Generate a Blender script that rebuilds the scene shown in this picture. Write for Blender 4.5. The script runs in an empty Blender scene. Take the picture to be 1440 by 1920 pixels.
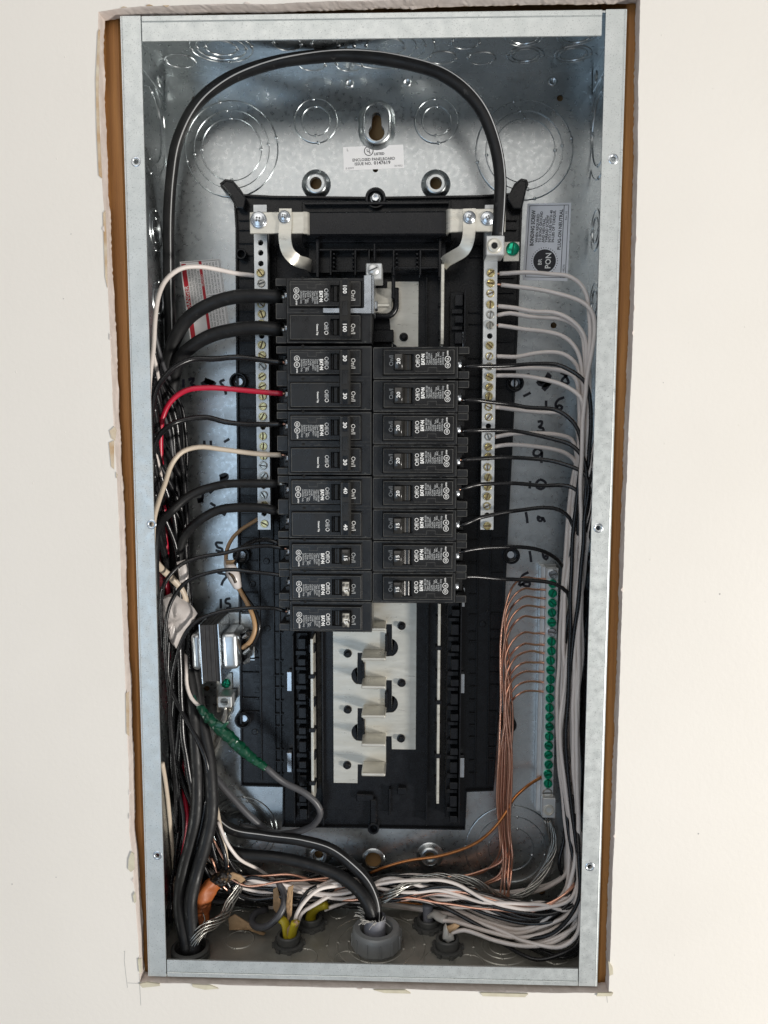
import bpy, bmesh, math, random
from mathutils import Vector, Matrix, noise
from mathutils.geometry import tessellate_polygon
random.seed(11)
R_ = math.radians
sc = bpy.context.scene
col = sc.collection
S = 0.001                                    # everything below is written in millimetres

# ------------------------------------------------------------------ camera
CAM = Vector((28.75, -614.2, 73.65)); YAW, PITCH, ROLL, FPX = -0.0307, 0.1016, 0.002, 1521.9
Mz = Matrix(((math.cos(YAW), -math.sin(YAW), 0), (math.sin(YAW), math.cos(YAW), 0), (0, 0, 1)))
Mx = Matrix(((1, 0, 0), (0, math.cos(PITCH), -math.sin(PITCH)), (0, math.sin(PITCH), math.cos(PITCH))))
My = Matrix(((math.cos(ROLL), 0, math.sin(ROLL)), (0, 1, 0), (-math.sin(ROLL), 0, math.cos(ROLL))))
W2C = My @ Mx @ Mz                           # world -> (right, forward, up)
C2W = W2C.transposed()
right, fwd, up = C2W.col[0].copy(), C2W.col[1].copy(), C2W.col[2].copy()
cd = bpy.data.cameras.new('camera'); cam = bpy.data.objects.new('camera', cd); col.objects.link(cam)
m = Matrix.Identity(4)
for i in range(3):
    m[i][0] = right[i]; m[i][1] = up[i]; m[i][2] = -fwd[i]; m[i][3] = CAM[i] * S
cam.matrix_world = m
cd.sensor_fit = 'VERTICAL'; cd.sensor_height = 36.0; cd.lens = 36.0 * FPX / 1920.0
cd.clip_start = 0.01; cd.clip_end = 50
sc.camera = cam
# ------------------------------------------------------------------ world and lamps (an indoor room)
wd = bpy.data.worlds.new('World'); sc.world = wd; wd.use_nodes = True
bg = wd.node_tree.nodes['Background']; bg.inputs[0].default_value = (0.96, 0.97, 1.0, 1); bg.inputs[1].default_value = 0.22
def area(name, loc, target, sx, sy, power, color):
    l = bpy.data.lights.new(name, 'AREA'); l.shape = 'RECTANGLE'; l.size = sx; l.size_y = sy
    l.energy = power; l.color = color
    o = bpy.data.objects.new(name, l); col.objects.link(o); o.location = loc
    o.rotation_euler = (Vector(target) - Vector(loc)).to_track_quat('-Z', 'Y').to_euler()
    return o
area('window_light', (2.2, -1.75, -0.85), (0, 0.05, 0), 0.34, 0.34, 84, (1.0, 0.96, 0.90))
area('overhead_fill', (-0.45, -2.05, 1.72), (0, 0, 0), 2.6, 2.1, 25, (1.0, 0.955, 0.90))  # added soft fill above and behind the camera, no actual lamp
area('far_window_light', (-0.85, -2.3, -0.50), (-0.1, 0.1, -0.1), 1.0, 1.5, 9, (0.58, 0.78, 1.0))
sc.view_settings.view_transform = 'Standard'; sc.view_settings.look = 'None'
sc.view_settings.exposure = 0; sc.view_settings.gamma = 1
sc.render.film_transparent = False
sc.cycles.max_bounces = 10; sc.cycles.glossy_bounces = 6; sc.cycles.diffuse_bounces = 4
try: sc.cycles.use_denoising = True
except Exception: pass

# ------------------------------------------------------------------ from the photograph's pixels to places in the room
def ray(px, py):
    return right * ((px - 720) / FPX) + up * ((960 - py) / FPX) + fwd
def at(px, py, y):
    d = ray(px, py); return CAM + d * ((y - CAM.y) / d.y)
def at_z(px, py, z):
    d = ray(px, py); return CAM + d * ((z - CAM.z) / d.z)
def at_x(px, py, x):
    d = ray(px, py); return CAM + d * ((x - CAM.x) / d.x)

# ------------------------------------------------------------------ materials
MATS = {}
def mat(name, color, rough=0.5, metal=0.0, var=None, vscale=60, bump=0.0, bscale=400, stretch=(1, 1, 1), rvar=0.0,
        low=0.0, lscale=9, flecks=None, spec=0.5, coat=0.0, sss=0.0, trans=0.0, vdetail=4, sharp=None):
    mt = bpy.data.materials.new(name); mt.use_nodes = True; nt = mt.node_tree; N = nt.nodes; L = nt.links
    b = N['Principled BSDF']
    b.inputs['Base Color'].default_value = (*color, 1); b.inputs['Roughness'].default_value = rough
    b.inputs['Metallic'].default_value = metal; b.inputs['Specular IOR Level'].default_value = spec
    b.inputs['Coat Weight'].default_value = coat
    if trans: b.inputs['Transmission Weight'].default_value = trans
    tc = N.new('ShaderNodeTexCoord'); mp = N.new('ShaderNodeMapping'); mp.inputs['Scale'].default_value = stretch
    L.new(tc.outputs['Object'], mp.inputs['Vector'])
    def nz(scale, detail=4, rough=0.55):
        n = N.new('ShaderNodeTexNoise'); n.inputs['Scale'].default_value = scale; n.inputs['Detail'].default_value = detail
        n.inputs['Roughness'].default_value = rough; L.new(mp.outputs[0], n.inputs['Vector']); return n
    colsock = None
    if var is not None:
        n = nz(vscale, vdetail); r = N.new('ShaderNodeValToRGB')
        lo, hi = sharp or (0.3, 0.7)
        r.color_ramp.elements[0].position = lo; r.color_ramp.elements[1].position = hi
        r.color_ramp.elements[0].color = (*color, 1); r.color_ramp.elements[1].color = (*var, 1)
        L.new(n.outputs['Fac'], r.inputs[0]); colsock = r.outputs[0]
    if flecks:
        fcol, fscale, thr = flecks
        n = nz(fscale, 2, 0.5); r = N.new('ShaderNodeValToRGB')
        r.color_ramp.elements[0].position = thr; r.color_ramp.elements[1].position = thr + 0.06
        r.color_ramp.elements[0].color = (0, 0, 0, 1); r.color_ramp.elements[1].color = (1, 1, 1, 1)
        L.new(n.outputs['Fac'], r.inputs[0])
        mx = N.new('ShaderNodeMix'); mx.data_type = 'RGBA'
        L.new(r.outputs[0], mx.inputs['Factor'])
        if colsock: L.new(colsock, mx.inputs['A'])
        else: mx.inputs['A'].default_value = (*color, 1)
        mx.inputs['B'].default_value = (*fcol, 1); colsock = mx.outputs['Result']
    if colsock: L.new(colsock, b.inputs['Base Color'])
    if rvar:
        n = nz(vscale * 1.7, 3); mr = N.new('ShaderNodeMapRange')
        mr.inputs['From Min'].default_value = 0.3; mr.inputs['From Max'].default_value = 0.7
        mr.inputs['To Min'].default_value = max(0.03, rough - rvar); mr.inputs['To Max'].default_value = min(1, rough + rvar)
        L.new(n.outputs['Fac'], mr.inputs['Value']); L.new(mr.outputs[0], b.inputs['Roughness'])
    last = None
    if low:
        n = nz(lscale, 3); bp = N.new('ShaderNodeBump'); bp.inputs['Strength'].default_value = low; bp.inputs['Distance'].default_value = 0.02
        L.new(n.outputs['Fac'], bp.inputs['Height']); last = bp
    if bump:
        n = nz(bscale, 4); bp = N.new('ShaderNodeBump'); bp.inputs['Strength'].default_value = bump; bp.inputs['Distance'].default_value = 0.0006
        L.new(n.outputs['Fac'], bp.inputs['Height'])
        if last: L.new(last.outputs[0], bp.inputs['Normal'])
        last = bp
    if last: L.new(last.outputs[0], b.inputs['Normal'])
    MATS[name] = mt; return mt
mat('galvanized', (0.485, 0.515, 0.525), 0.30, 1.0, var=(0.555, 0.58, 0.585), vscale=150, bump=0.04, bscale=1500, rvar=0.05, low=0.035, lscale=13, flecks=((0.43, 0.455, 0.465), 1000, 0.62))
mat('galvanized_flange', (0.56, 0.59, 0.58), 0.44, 0.6, var=(0.64, 0.665, 0.655), vscale=90, bump=0.06, bscale=1500, rvar=0.08, flecks=((0.42, 0.44, 0.435), 1100, 0.61))
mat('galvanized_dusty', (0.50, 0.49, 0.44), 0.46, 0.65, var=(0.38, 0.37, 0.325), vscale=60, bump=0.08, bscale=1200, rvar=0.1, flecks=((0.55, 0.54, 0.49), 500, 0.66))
mat('zinc', (0.66, 0.69, 0.72), 0.27, 1.0, var=(0.60, 0.64, 0.68), vscale=90, rvar=0.05)
mat('tin', (0.66, 0.64, 0.575), 0.36, 0.6, var=(0.56, 0.54, 0.475), vscale=38, rvar=0.10, stretch=(1, 1, 5), bump=0.06, flecks=((0.48, 0.45, 0.38), 160, 0.70))
mat('aluminum', (0.66, 0.67, 0.66), 0.40, 0.7, var=(0.60, 0.61, 0.61), vscale=120, rvar=0.06, bump=0.04, bscale=900)
mat('brass_screw', (0.72, 0.64, 0.36), 0.28, 1.0, var=(0.60, 0.50, 0.26), vscale=700)
mat('dull_screw', (0.58, 0.57, 0.52), 0.30, 1.0, var=(0.42, 0.40, 0.36), vscale=600)
mat('green_screw', (0.01, 0.33, 0.18), 0.24, 0.8, var=(0.02, 0.46, 0.27), vscale=500)
mat('copper', (0.88, 0.50, 0.36), 0.33, 0.92, var=(0.78, 0.40, 0.27), vscale=300, rvar=0.06)
mat('dark_copper', (0.60, 0.25, 0.09), 0.36, 0.9, var=(0.48, 0.18, 0.06), vscale=200)
mat('black_plastic', (0.003, 0.0035, 0.005), 0.28, 0.0, var=(0.006, 0.0065, 0.008), vscale=120, bump=0.08, bscale=1800, rvar=0.06, spec=0.36)
mat('breaker_black', (0.007, 0.007, 0.008), 0.34, 0.0, var=(0.013, 0.013, 0.013), vscale=50, bump=0.12, bscale=1600, rvar=0.10, spec=0.42, flecks=((0.05, 0.05, 0.046), 300, 0.69))
mat('breaker_face', (0.008, 0.0075, 0.0075), 0.30, 0.0, var=(0.013, 0.0125, 0.012), vscale=45, bump=0.10, bscale=1600, rvar=0.12, spec=0.44, flecks=((0.05, 0.05, 0.046), 220, 0.70))
mat('breaker_edge', (0.16, 0.155, 0.14), 0.55, 0.0, var=(0.05, 0.05, 0.048), vscale=240)
mat('handle_black', (0.014, 0.013, 0.012), 0.20, 0.0, var=(0.024, 0.023, 0.021), vscale=200)
mat('mottled_handle', (0.05, 0.045, 0.04), 0.22, 0.0, var=(0.46, 0.44, 0.38), vscale=260, sharp=(0.40, 0.58))
mat('print_white', (0.80, 0.80, 0.78), 0.6)
mat('print_grey', (0.42, 0.43, 0.43), 0.6)
mat('print_black', (0.015, 0.015, 0.02), 0.6)
mat('print_red', (0.50, 0.015, 0.03), 0.5)
mat('label_white', (0.86, 0.85, 0.84), 0.5, 0.0, var=(0.82, 0.81, 0.81), vscale=80)
mat('label_silver', (0.74, 0.75, 0.79), 0.5, 0.0, var=(0.69, 0.70, 0.74), vscale=60)
mat('marker_ink', (0.006, 0.006, 0.012), 0.35)
mat('pencil', (0.45, 0.44, 0.42), 0.8)
mat('wire_black', (0.006, 0.006, 0.007), 0.27, 0.0, var=(0.011, 0.011, 0.012), vscale=160, bump=0.06, bscale=900, rvar=0.07, spec=0.45)
mat('cable_black', (0.006, 0.006, 0.007), 0.50, 0.0, var=(0.014, 0.014, 0.014), vscale=70, bump=0.16, bscale=700, rvar=0.12, spec=0.34, flecks=((0.035, 0.034, 0.033), 200, 0.68))
mat('wire_white', (0.76, 0.69, 0.645), 0.36, 0.0, var=(0.66, 0.595, 0.55), vscale=45, rvar=0.06)
mat('wire_cream', (0.66, 0.56, 0.44), 0.42, 0.0, var=(0.56, 0.47, 0.37), vscale=40)
mat('wire_red', (0.55, 0.012, 0.045), 0.33, 0.0, var=(0.45, 0.01, 0.035), vscale=60)
mat('wire_tan', (0.44, 0.26, 0.12), 0.42, 0.0, var=(0.34, 0.21, 0.11), vscale=60)
mat('wire_grey', (0.055, 0.055, 0.06), 0.40, 0.0, var=(0.08, 0.08, 0.085), vscale=80)
mat('stripe_white', (0.46, 0.46, 0.46), 0.45)
mat('wire_green', (0.01, 0.07, 0.05), 0.35)
mat('green_tape', (0.002, 0.042, 0.02), 0.30, 0.0, var=(0.003, 0.06, 0.03), vscale=120, coat=0.15)
mat('white_tape', (0.66, 0.62, 0.60), 0.28, 0.0, var=(0.55, 0.50, 0.47), vscale=90, bump=0.3, bscale=300)
mat('steel_strand', (0.52, 0.51, 0.475), 0.30, 0.9, var=(0.26, 0.255, 0.235), vscale=300)
mat('orange_sheath', (0.42, 0.11, 0.02), 0.5, 0.0, var=(0.25, 0.07, 0.02), vscale=90, bump=0.4, bscale=260)
mat('bright_orange_sheath', (0.85, 0.16, 0.03), 0.4, 0.0, var=(0.72, 0.12, 0.02), vscale=70)
mat('yellow_sheath', (0.50, 0.40, 0.015), 0.42, 0.0, var=(0.40, 0.31, 0.015), vscale=70)
mat('white_sheath', (0.58, 0.56, 0.52), 0.45, 0.0, var=(0.48, 0.46, 0.42), vscale=60)
mat('kraft_paper', (0.40, 0.26, 0.14), 0.75, 0.0, var=(0.30, 0.19, 0.10), vscale=90, bump=0.3, bscale=200)
mat('burnt_tar', (0.012, 0.009, 0.007), 0.4, 0.0, var=(0.12, 0.07, 0.03), vscale=300, sharp=(0.52, 0.66), bump=0.6, bscale=300)
mat('grey_pvc', (0.235, 0.245, 0.245), 0.42, 0.0, var=(0.19, 0.195, 0.195), vscale=60, bump=0.1)
mat('grey_jacket', (0.15, 0.155, 0.18), 0.42, 0.0, var=(0.20, 0.20, 0.22), vscale=80)
mat('dark_connector', (0.055, 0.057, 0.055), 0.42, 0.0, var=(0.08, 0.08, 0.076), vscale=120, bump=0.1)
mat('wall_paint', (0.775, 0.74, 0.685), 0.62, 0.0, var=(0.74, 0.705, 0.65), vscale=6, bump=0.28, bscale=240)
mat('gypsum', (0.76, 0.68, 0.63), 0.9, 0.0, var=(0.64, 0.56, 0.51), vscale=110, bump=0.35, bscale=330)
mat('torn_paper', (0.62, 0.55, 0.43), 0.85, 0.0, var=(0.46, 0.30, 0.16), vscale=70, bump=0.5)
mat('dry_glue', (0.62, 0.58, 0.44), 0.5, 0.0, var=(0.52, 0.47, 0.36), vscale=120)
mat('stud_wood', (0.56, 0.26, 0.075), 0.6, 0.0, var=(0.34, 0.14, 0.035), vscale=70, stretch=(4, 4, 0.12), bump=0.6, bscale=300)
mat('sheathing_wood', (0.40, 0.24, 0.10), 0.7, 0.0, var=(0.32, 0.18, 0.07), vscale=40)
mat('core_steel', (0.048, 0.045, 0.043), 0.55, 0.3, var=(0.032, 0.03, 0.03), vscale=200)
mat('green_screw_dark', (0.005, 0.22, 0.13), 0.20, 0.85, var=(0.03, 0.5, 0.30), vscale=350)
mat('green_dark', (0.004, 0.10, 0.055), 0.35, 0.6)
mat('slot_grey', (0.10, 0.10, 0.095), 0.5, 0.6)
mat('void', (0.004, 0.004, 0.004), 0.9)
mat('bell_steel', (0.60, 0.63, 0.65), 0.36, 1.0, var=(0.52, 0.54, 0.55), vscale=140, rvar=0.06)
mat('dust', (0.30, 0.29, 0.26), 0.8)

# ------------------------------------------------------------------ mesh helpers
ORG = {}
def prop(o, label=None, cat=None, group=None, kind=None):
    if label: o['label'] = label
    if cat: o['category'] = cat
    if group: o['group'] = group
    if kind: o['kind'] = kind
    return o
def thing(name, loc, label, cat, group=None):
    o = bpy.data.objects.new(name, None); col.objects.link(o); o.empty_display_size = 0.01
    o.location = Vector(loc) * S; ORG[o.name] = Vector(loc); return prop(o, label, cat, group)
class MB:
    def __init__(s): s.v = []; s.f = []
    def add(s, vs, fs):
        n = len(s.v); s.v += [Vector(p) for p in vs]; s.f += [tuple(i + n for i in f) for f in fs]; return s
    def box(s, x0, x1, y0, y1, z0, z1):
        return s.add([(x0, y0, z0), (x1, y0, z0), (x1, y1, z0), (x0, y1, z0), (x0, y0, z1), (x1, y0, z1), (x1, y1, z1), (x0, y1, z1)],
                     [(0, 1, 5, 4), (1, 2, 6, 5), (2, 3, 7, 6), (3, 0, 4, 7), (4, 5, 6, 7), (3, 2, 1, 0)])
    def frustum(s, x0, x1, z0, z1, y0, y1, ch):                       # front (y0) smaller by ch
        return s.add([(x0 + ch, y0, z0 + ch), (x1 - ch, y0, z0 + ch), (x1 - ch, y0, z1 - ch), (x0 + ch, y0, z1 - ch),
                      (x0, y1, z0), (x1, y1, z0), (x1, y1, z1), (x0, y1, z1)],
                     [(0, 1, 2, 3), (0, 4, 5, 1), (1, 5, 6, 2), (2, 6, 7, 3), (3, 7, 4, 0), (7, 6, 5, 4)])
    def prism(s, poly, y0, y1, holes=(), back=True):                  # poly: list of (x, z); extruded along y
        loops = [[Vector((p[0], p[1], 0)) for p in poly]] + [[Vector((p[0], p[1], 0)) for p in h] for h in holes]
        tris = tessellate_polygon(loops); flat = [p for l in loops for p in l]
        n = len(flat)
        vs = [(p.x, y0, p.y) for p in flat] + [(p.x, y1, p.y) for p in flat]
        fs = []
        for t in tris:
            a, b, c = [flat[i] for i in t]
            ccw = (b.x - a.x) * (c.y - a.y) - (b.y - a.y) * (c.x - a.x) > 0
            t = tuple(t) if ccw else tuple(reversed(t))
            fs.append(t)
            if back: fs.append(tuple(i + n for i in reversed(t)))
        o = 0
        for k, l in enumerate(loops):
            m_ = len(l)
            area2 = sum(l[i].x * l[(i + 1) % m_].y - l[(i + 1) % m_].x * l[i].y for i in range(m_))
            inward = (area2 > 0) == (k == 0)
            for i in range(m_):
                a, b = o + i, o + (i + 1) % m_
                fs.append((a, a + n, b + n, b) if inward else (b, b + n, a + n, a))
            o += m_
        return s.add(vs, fs)
    def prism_v(s, poly, v0, v1):                                      # poly in (x, y), extruded along z
        n = len(poly)
        vs = [(p[0], p[1], v0) for p in poly] + [(p[0], p[1], v1) for p in poly]
        fs = [(i, (i + 1) % n, n + (i + 1) % n, n + i) for i in range(n)] + [tuple(reversed(range(n))), tuple(range(n, 2 * n))]
        return s.add(vs, fs)
    def lathe(s, c, axis, prof, n=20, cap0=False, cap1=False):         # prof: (radius, distance along axis)
        c = Vector(c); a = Vector(axis).normalized()
        u = a.orthogonal().normalized(); w = a.cross(u)
        vs = []; fs = []
        for r, h in prof:
            for k in range(n):
                t = 2 * math.pi * k / n
                vs.append(c + a * h + (u * math.cos(t) + w * math.sin(t)) * r)
        for i in range(len(prof) - 1):
            for k in range(n):
                k2 = (k + 1) % n
                fs.append((i * n + k, i * n + k2, (i + 1) * n + k2, (i + 1) * n + k))
        if cap0: fs.append(tuple(reversed(range(n))))
        if cap1: fs.append(tuple(range((len(prof) - 1) * n, len(prof) * n)))
        return s.add(vs, fs)
    def tube(s, pts, r, n=8, cap=True, rfun=None, flat=None):
        P = [Vector(p) for p in pts]; T = []
        for i in range(len(P)):
            T.append((P[min(i + 1, len(P) - 1)] - P[max(i - 1, 0)]).normalized())
        u = T[0].orthogonal().normalized(); vs = []; fs = []
        for i, (p, t) in enumerate(zip(P, T)):
            u = (u - t * u.dot(t)).normalized(); w = t.cross(u)
            rr = rfun(i / (len(P) - 1)) if rfun else r
            for k in range(n):
                a = 2 * math.pi * k / n
                vs.append(p + (u * math.cos(a) + w * math.sin(a) * (flat or 1)) * rr)
        for i in range(len(P) - 1):
            for k in range(n):
                k2 = (k + 1) % n; fs.append((i * n + k, i * n + k2, (i + 1) * n + k2, (i + 1) * n + k))
        if cap: fs += [tuple(reversed(range(n))), tuple(range((len(P) - 1) * n, len(P) * n))]
        return s.add(vs, fs)
    def ribbon(s, pts, w, y):                                          # flat stroke on a plane of constant y; pts (x, z)
        L_ = []; n = len(pts); vs = []; fs = []
        for i in range(n):
            a = Vector(pts[max(i - 1, 0)]); b = Vector(pts[min(i + 1, n - 1)]); d = (b - a)
            if d.length < 1e-6: d = Vector((1, 0))
            d.normalize(); q = Vector((-d.y, d.x)) * w / 2; p = Vector(pts[i])
            vs += [(p.x + q.x, y, p.y + q.y), (p.x - q.x, y, p.y - q.y)]
        for i in range(n - 1): fs.append((2 * i, 2 * i + 1, 2 * i + 3, 2 * i + 2))
        return s.add(vs, fs)
    def build(s, name, material, parent=None, smooth=False, bevel=0.0, seg=1, org=None, auto=None, weld=False):
        if parent is not None:
            o0 = ORG[parent.name]
        else:
            if org is None:
                org = sum(s.v, Vector()) / len(s.v)
            o0 = Vector(org)
        me = bpy.data.meshes.new(name)
        me.from_pydata([tuple((p - o0) * S) for p in s.v], [], s.f)
        if bevel or weld:
            bm = bmesh.new(); bm.from_mesh(me)
            if weld: bmesh.ops.remove_doubles(bm, verts=bm.verts, dist=1e-6)
            if bevel:
                bm.normal_update()
                ed = [e for e in bm.edges if len(e.link_faces) == 2 and e.calc_face_angle(0) > 0.5]
                bmesh.ops.bevel(bm, geom=ed, offset=bevel * S, segments=seg, affect='EDGES', clamp_overlap=True, profile=0.5)
            bm.to_mesh(me); bm.free()
        if smooth: me.shade_smooth()
        if auto:
            me.shade_smooth(); me.set_sharp_from_angle(angle=R_(auto))
        me.materials.append(MATS[material] if isinstance(material, str) else material)
        o = bpy.data.objects.new(name, me); col.objects.link(o)
        if parent is not None: o.parent = parent
        else: o.location = o0 * S
        ORG[o.name] = o0
        return o
def instance(o, parent, loc=None, rot=None):
    c = o.copy(); col.objects.link(c); c.parent = parent
    if loc is not None: c.location = Vector(loc) * S
    if rot is not None: c.rotation_euler = rot
    return c
def catmull(P, step=4.0):
    P = [Vector(p) for p in P]
    if len(P) == 2: P = [P[0], P[0].lerp(P[1], .5), P[1]]
    E = [P[0] * 2 - P[1]] + P + [P[-1] * 2 - P[-2]]; out = []
    for i in range(1, len(E) - 2):
        a, b, c, d = E[i - 1:i + 3]
        n = max(2, int((c - b).length / step))
        ta = max((b - a).length, 1e-3) ** .5; tb = max((c - b).length, 1e-3) ** .5; tc = max((d - c).length, 1e-3) ** .5
        m1 = ((b - a) / ta - (c - a) / (ta + tb) + (c - b) / tb) * tb
        m2 = ((c - b) / tb - (d - b) / (tb + tc) + (d - c) / tc) * tb
        for k in range(n):
            t = k / n; t2 = t * t; t3 = t2 * t
            out.append(b * (2 * t3 - 3 * t2 + 1) + m1 * (t3 - 2 * t2 + t) + c * (-2 * t3 + 3 * t2) + m2 * (t3 - t2))
    out.append(P[-1]); return out
def P3(seq):                                                          # pixel waypoints (px, py, depth) -> places
    return [at(*p) for p in seq]
# text: outlines of Blender's own font turned into faces
TXT = {}
def text_geo(string, bold=0.0):
    key = (string, bold)
    if key in TXT: return TXT[key]
    cu = bpy.data.curves.new('t', 'FONT'); cu.body = string; cu.size = 1.0; cu.offset = bold; cu.resolution_u = 2
    cu.space_character = 1.0 + bold
    o = bpy.data.objects.new('t', cu); col.objects.link(o)
    dg = bpy.context.evaluated_depsgraph_get(); dg.update()
    me = o.evaluated_get(dg).to_mesh()
    vs = [(v.co.x, v.co.y) for v in me.vertices]; fs = [tuple(p.vertices) for p in me.polygons]
    o.evaluated_get(dg).to_mesh_clear()
    bpy.data.objects.remove(o); bpy.data.curves.remove(cu)
    w = max((v[0] for v in vs), default=0)
    TXT[key] = (vs, fs, w); return TXT[key]
def put_text(mb, string, size, org, rd, ud, align='L', bold=0.0, fit=None):
    vs, fs, w = text_geo(string, bold)
    org = Vector(org); rd = Vector(rd).normalized(); ud = Vector(ud).normalized()
    sx = size if fit is None else fit / max(w, 1e-6)
    off = 0 if align == 'L' else -w * sx / 2 if align == 'C' else -w * sx
    mb.add([org + rd * (x * sx + off) + ud * (y * size) for x, y in vs], fs)
def circle(cx, cz, r, n=20):
    return [(cx + r * math.cos(2 * math.pi * k / n), cz + r * math.sin(2 * math.pi * k / n)) for k in range(n)]
XP, ZP, YM = Vector((1, 0, 0)), Vector((0, 0, 1)), Vector((0, -1, 0))

# ================================================================== THE SETTING: drywall with a rough cut-out, studs behind it
HW, HH, D = 181.75, 370.6, 97.5
YF, YB = -4.0, 8.7
hole_px = [(184, 22), (215, 17), (262, 12), (330, 10), (420, 7), (500, 8), (560, 4), (640, 2), (720, 0), (820, -4), (920, -7), (1040, -9), (1201, -11),
           (1200, 60), (1197, 160), (1196, 300), (1193, 420), (1189, 560), (1184, 700), (1178, 830), (1172, 980), (1168, 1100), (1163, 1250), (1158, 1400),
           (1154, 1520), (1149, 1640), (1146, 1740), (1141, 1862), (1050, 1862), (930, 1860), (800, 1856), (690, 1853), (560, 1850), (430, 1847), (340, 1844), (262, 1842),
           (259, 1760), (253, 1690), (249, 1610), (242, 1560), (241, 1440), (236, 1300), (229, 1150), (225, 1030), (221, 940), (214, 820), (210, 720), (206, 620), (200, 500),
           (195, 400), (190, 320), (188, 250), (184, 160), (183, 90)]
def densify(pts, step):
    out = []
    for i in range(len(pts)):
        a, b = Vector(pts[i]), Vector(pts[(i + 1) % len(pts)]); n = max(1, int((b - a).length / step))
        out += [a.lerp(b, k / n) for k in range(n)]
    return out
hole0 = [(at(px, py, YF).x, at(px, py, YF).z) for px, py in hole_px]
dense = densify(hole0, 2.2)
def rough(pts, amp, seed):
    out = []
    n = len(pts)
    for i, p in enumerate(pts):
        t = (pts[(i + 1) % n] - pts[i - 1]); nn = Vector((-t.y, t.x)).normalized()
        k = noise.noise(Vector((p.x * .05, p.y * .05, seed))) * .7 + noise.noise(Vector((p.x * .5, p.y * .5, seed))) * .5
        out.append(p + nn * k * amp)
    return out
edge_rows = [(YF, rough(dense, .55, 1)), (YF + 1.2, rough(dense, .8, 2)), (2.4, rough(dense, .55, 3)), (5.6, rough(dense, .8, 4)), (YB, rough(dense, 1.4, 5))]
w = MB(); w.prism([(-620, -760), (620, -760), (620, 760), (-620, 760)], YF, YF + .3, [[(p.x, p.y) for p in edge_rows[0][1]]], back=False)
wall = w.build('wall', 'wall_paint', org=(0, 0, 0)); prop(wall, kind='structure')
g = MB(); vs = []; fs = []
n = len(dense)
for y, row in edge_rows: vs += [(p.x, y + (.0 if y == YF else .25 * random.uniform(-1, 1)), p.y) for p in row]
for r in range(len(edge_rows) - 1):
    for i in range(n):
        j = (i + 1) % n; fs.append((r * n + i, r * n + j, (r + 1) * n + j, (r + 1) * n + i))
g.add(vs, fs); g.build('cut_edge', 'gypsum', wall)
b = MB(); b.prism([(-620, -760), (620, -760), (620, 760), (-620, 760)], YB, YB + .3, [[(p.x, p.y) for p in edge_rows[-1][1]]], back=False)
b.build('back_paper', 'torn_paper', wall)
# torn paper curls and glue left along the cut
def scrap(name, pts, y, mtl, parent, th=.5, jitter=.8):
    q = [at(px, py, y) for px, py in pts]; s = MB()
    front = [(p.x, p.z) for p in q]
    s.prism(front, y - th, y)
    for v in s.v: v.y += random.uniform(-jitter, 0) * .5
    return s.build(name, mtl, parent)
for pts in ([(184, 60), (188, 55), (187, 100), (185, 170), (187, 240), (190, 300), (192, 335), (186, 330), (182, 250), (180, 150)],
            [(194, 400), (198, 395), (201, 470), (202, 540), (198, 520), (195, 450)], [(205, 830), (214, 826), (214, 880), (209, 875)],
            [(236, 1300), (242, 1296), (243, 1380), (238, 1375)], [(206, 808), (215, 800), (219, 806), (216, 826), (209, 822)]):
    scrap('torn_paper', pts, YF - .05, 'torn_paper', wall)
tp = random.Random(3)
for k in range(22):
    i = tp.randrange(len(edge_rows[0][1])); q = edge_rows[0][1][i]; q2 = edge_rows[0][1][(i + 2) % len(dense)]; c = q.lerp(q2, .5); t_ = (q2 - q); nn_ = Vector((t_.y, -t_.x)).normalized() * tp.choice((-1, 1)); L_ = tp.uniform(.6, 2.0)
    s = MB(); s.prism([(q.x, q.y), (q2.x, q2.y), (c.x + nn_.x * L_, c.y + nn_.y * L_)], YF - tp.uniform(.3, 1.0), YF - .05); s.build('torn_paper', tp.choice(('torn_paper', 'gypsum', 'gypsum')), wall)
for pts in ([(242, 1610), (247, 1596), (252, 1600), (253, 1628), (246, 1634), (241, 1628)], [(250, 1678), (254, 1672), (256, 1690), (252, 1692)],
            [(259, 1797), (266, 1795), (266, 1822), (262, 1822)], [(262, 1843), (276, 1840), (300, 1843), (300, 1847), (268, 1850)],
            [(360, 1844), (395, 1846), (410, 1852), (385, 1854), (362, 1849)], [(700, 1854), (760, 1855), (770, 1861), (720, 1860)],
            [(900, 1860), (990, 1862), (984, 1868), (905, 1866)], [(1140, 1800), (1148, 1812), (1149, 1825), (1142, 1828)], [(1120, 1860), (1149, 1860), (1146, 1866), (1118, 1866)]):
    scrap('glue_bead', pts, YF - .05, 'dry_glue', wall, th=1.0)
for pts in ([(232, 1784), (234, 1783), (233, 1800), (235, 1820), (239, 1852)], [(239, 1843), (262, 1844)], [(261, 1825), (262, 1850), (264, 1885)], [(1137, 1862), (1139, 1880)]):
    s = MB(); s.ribbon([(at(x, y, YF - .1).x, at(x, y, YF - .1).z) for x, y in pts], .45, YF - .1); s.build('pencil_mark', 'pencil', wall)
for _ in range(26):
    x, y = random.choice([(random.uniform(20, 170), random.uniform(20, 1880)), (random.uniform(1215, 1420), random.uniform(20, 1880))])
    c = at(x, y, YF - .02); s = MB(); r = random.uniform(.25, .7)
    s.lathe((c.x, YF - .05, c.z), (0, -1, 0), [(r, 0), (r * .6, .2), (.02, .25)], 7); s.build('paint_speck', 'wall_paint' if random.random() < .7 else 'pencil', wall)
def one_box(name, a, mtl, label=None, cat=None, group=None, kind=None, bevel=0, parent=None):
    s = MB(); s.box(*a); o = s.build(name, mtl, parent, bevel=bevel)
    return prop(o, label, cat, group, kind)
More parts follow.
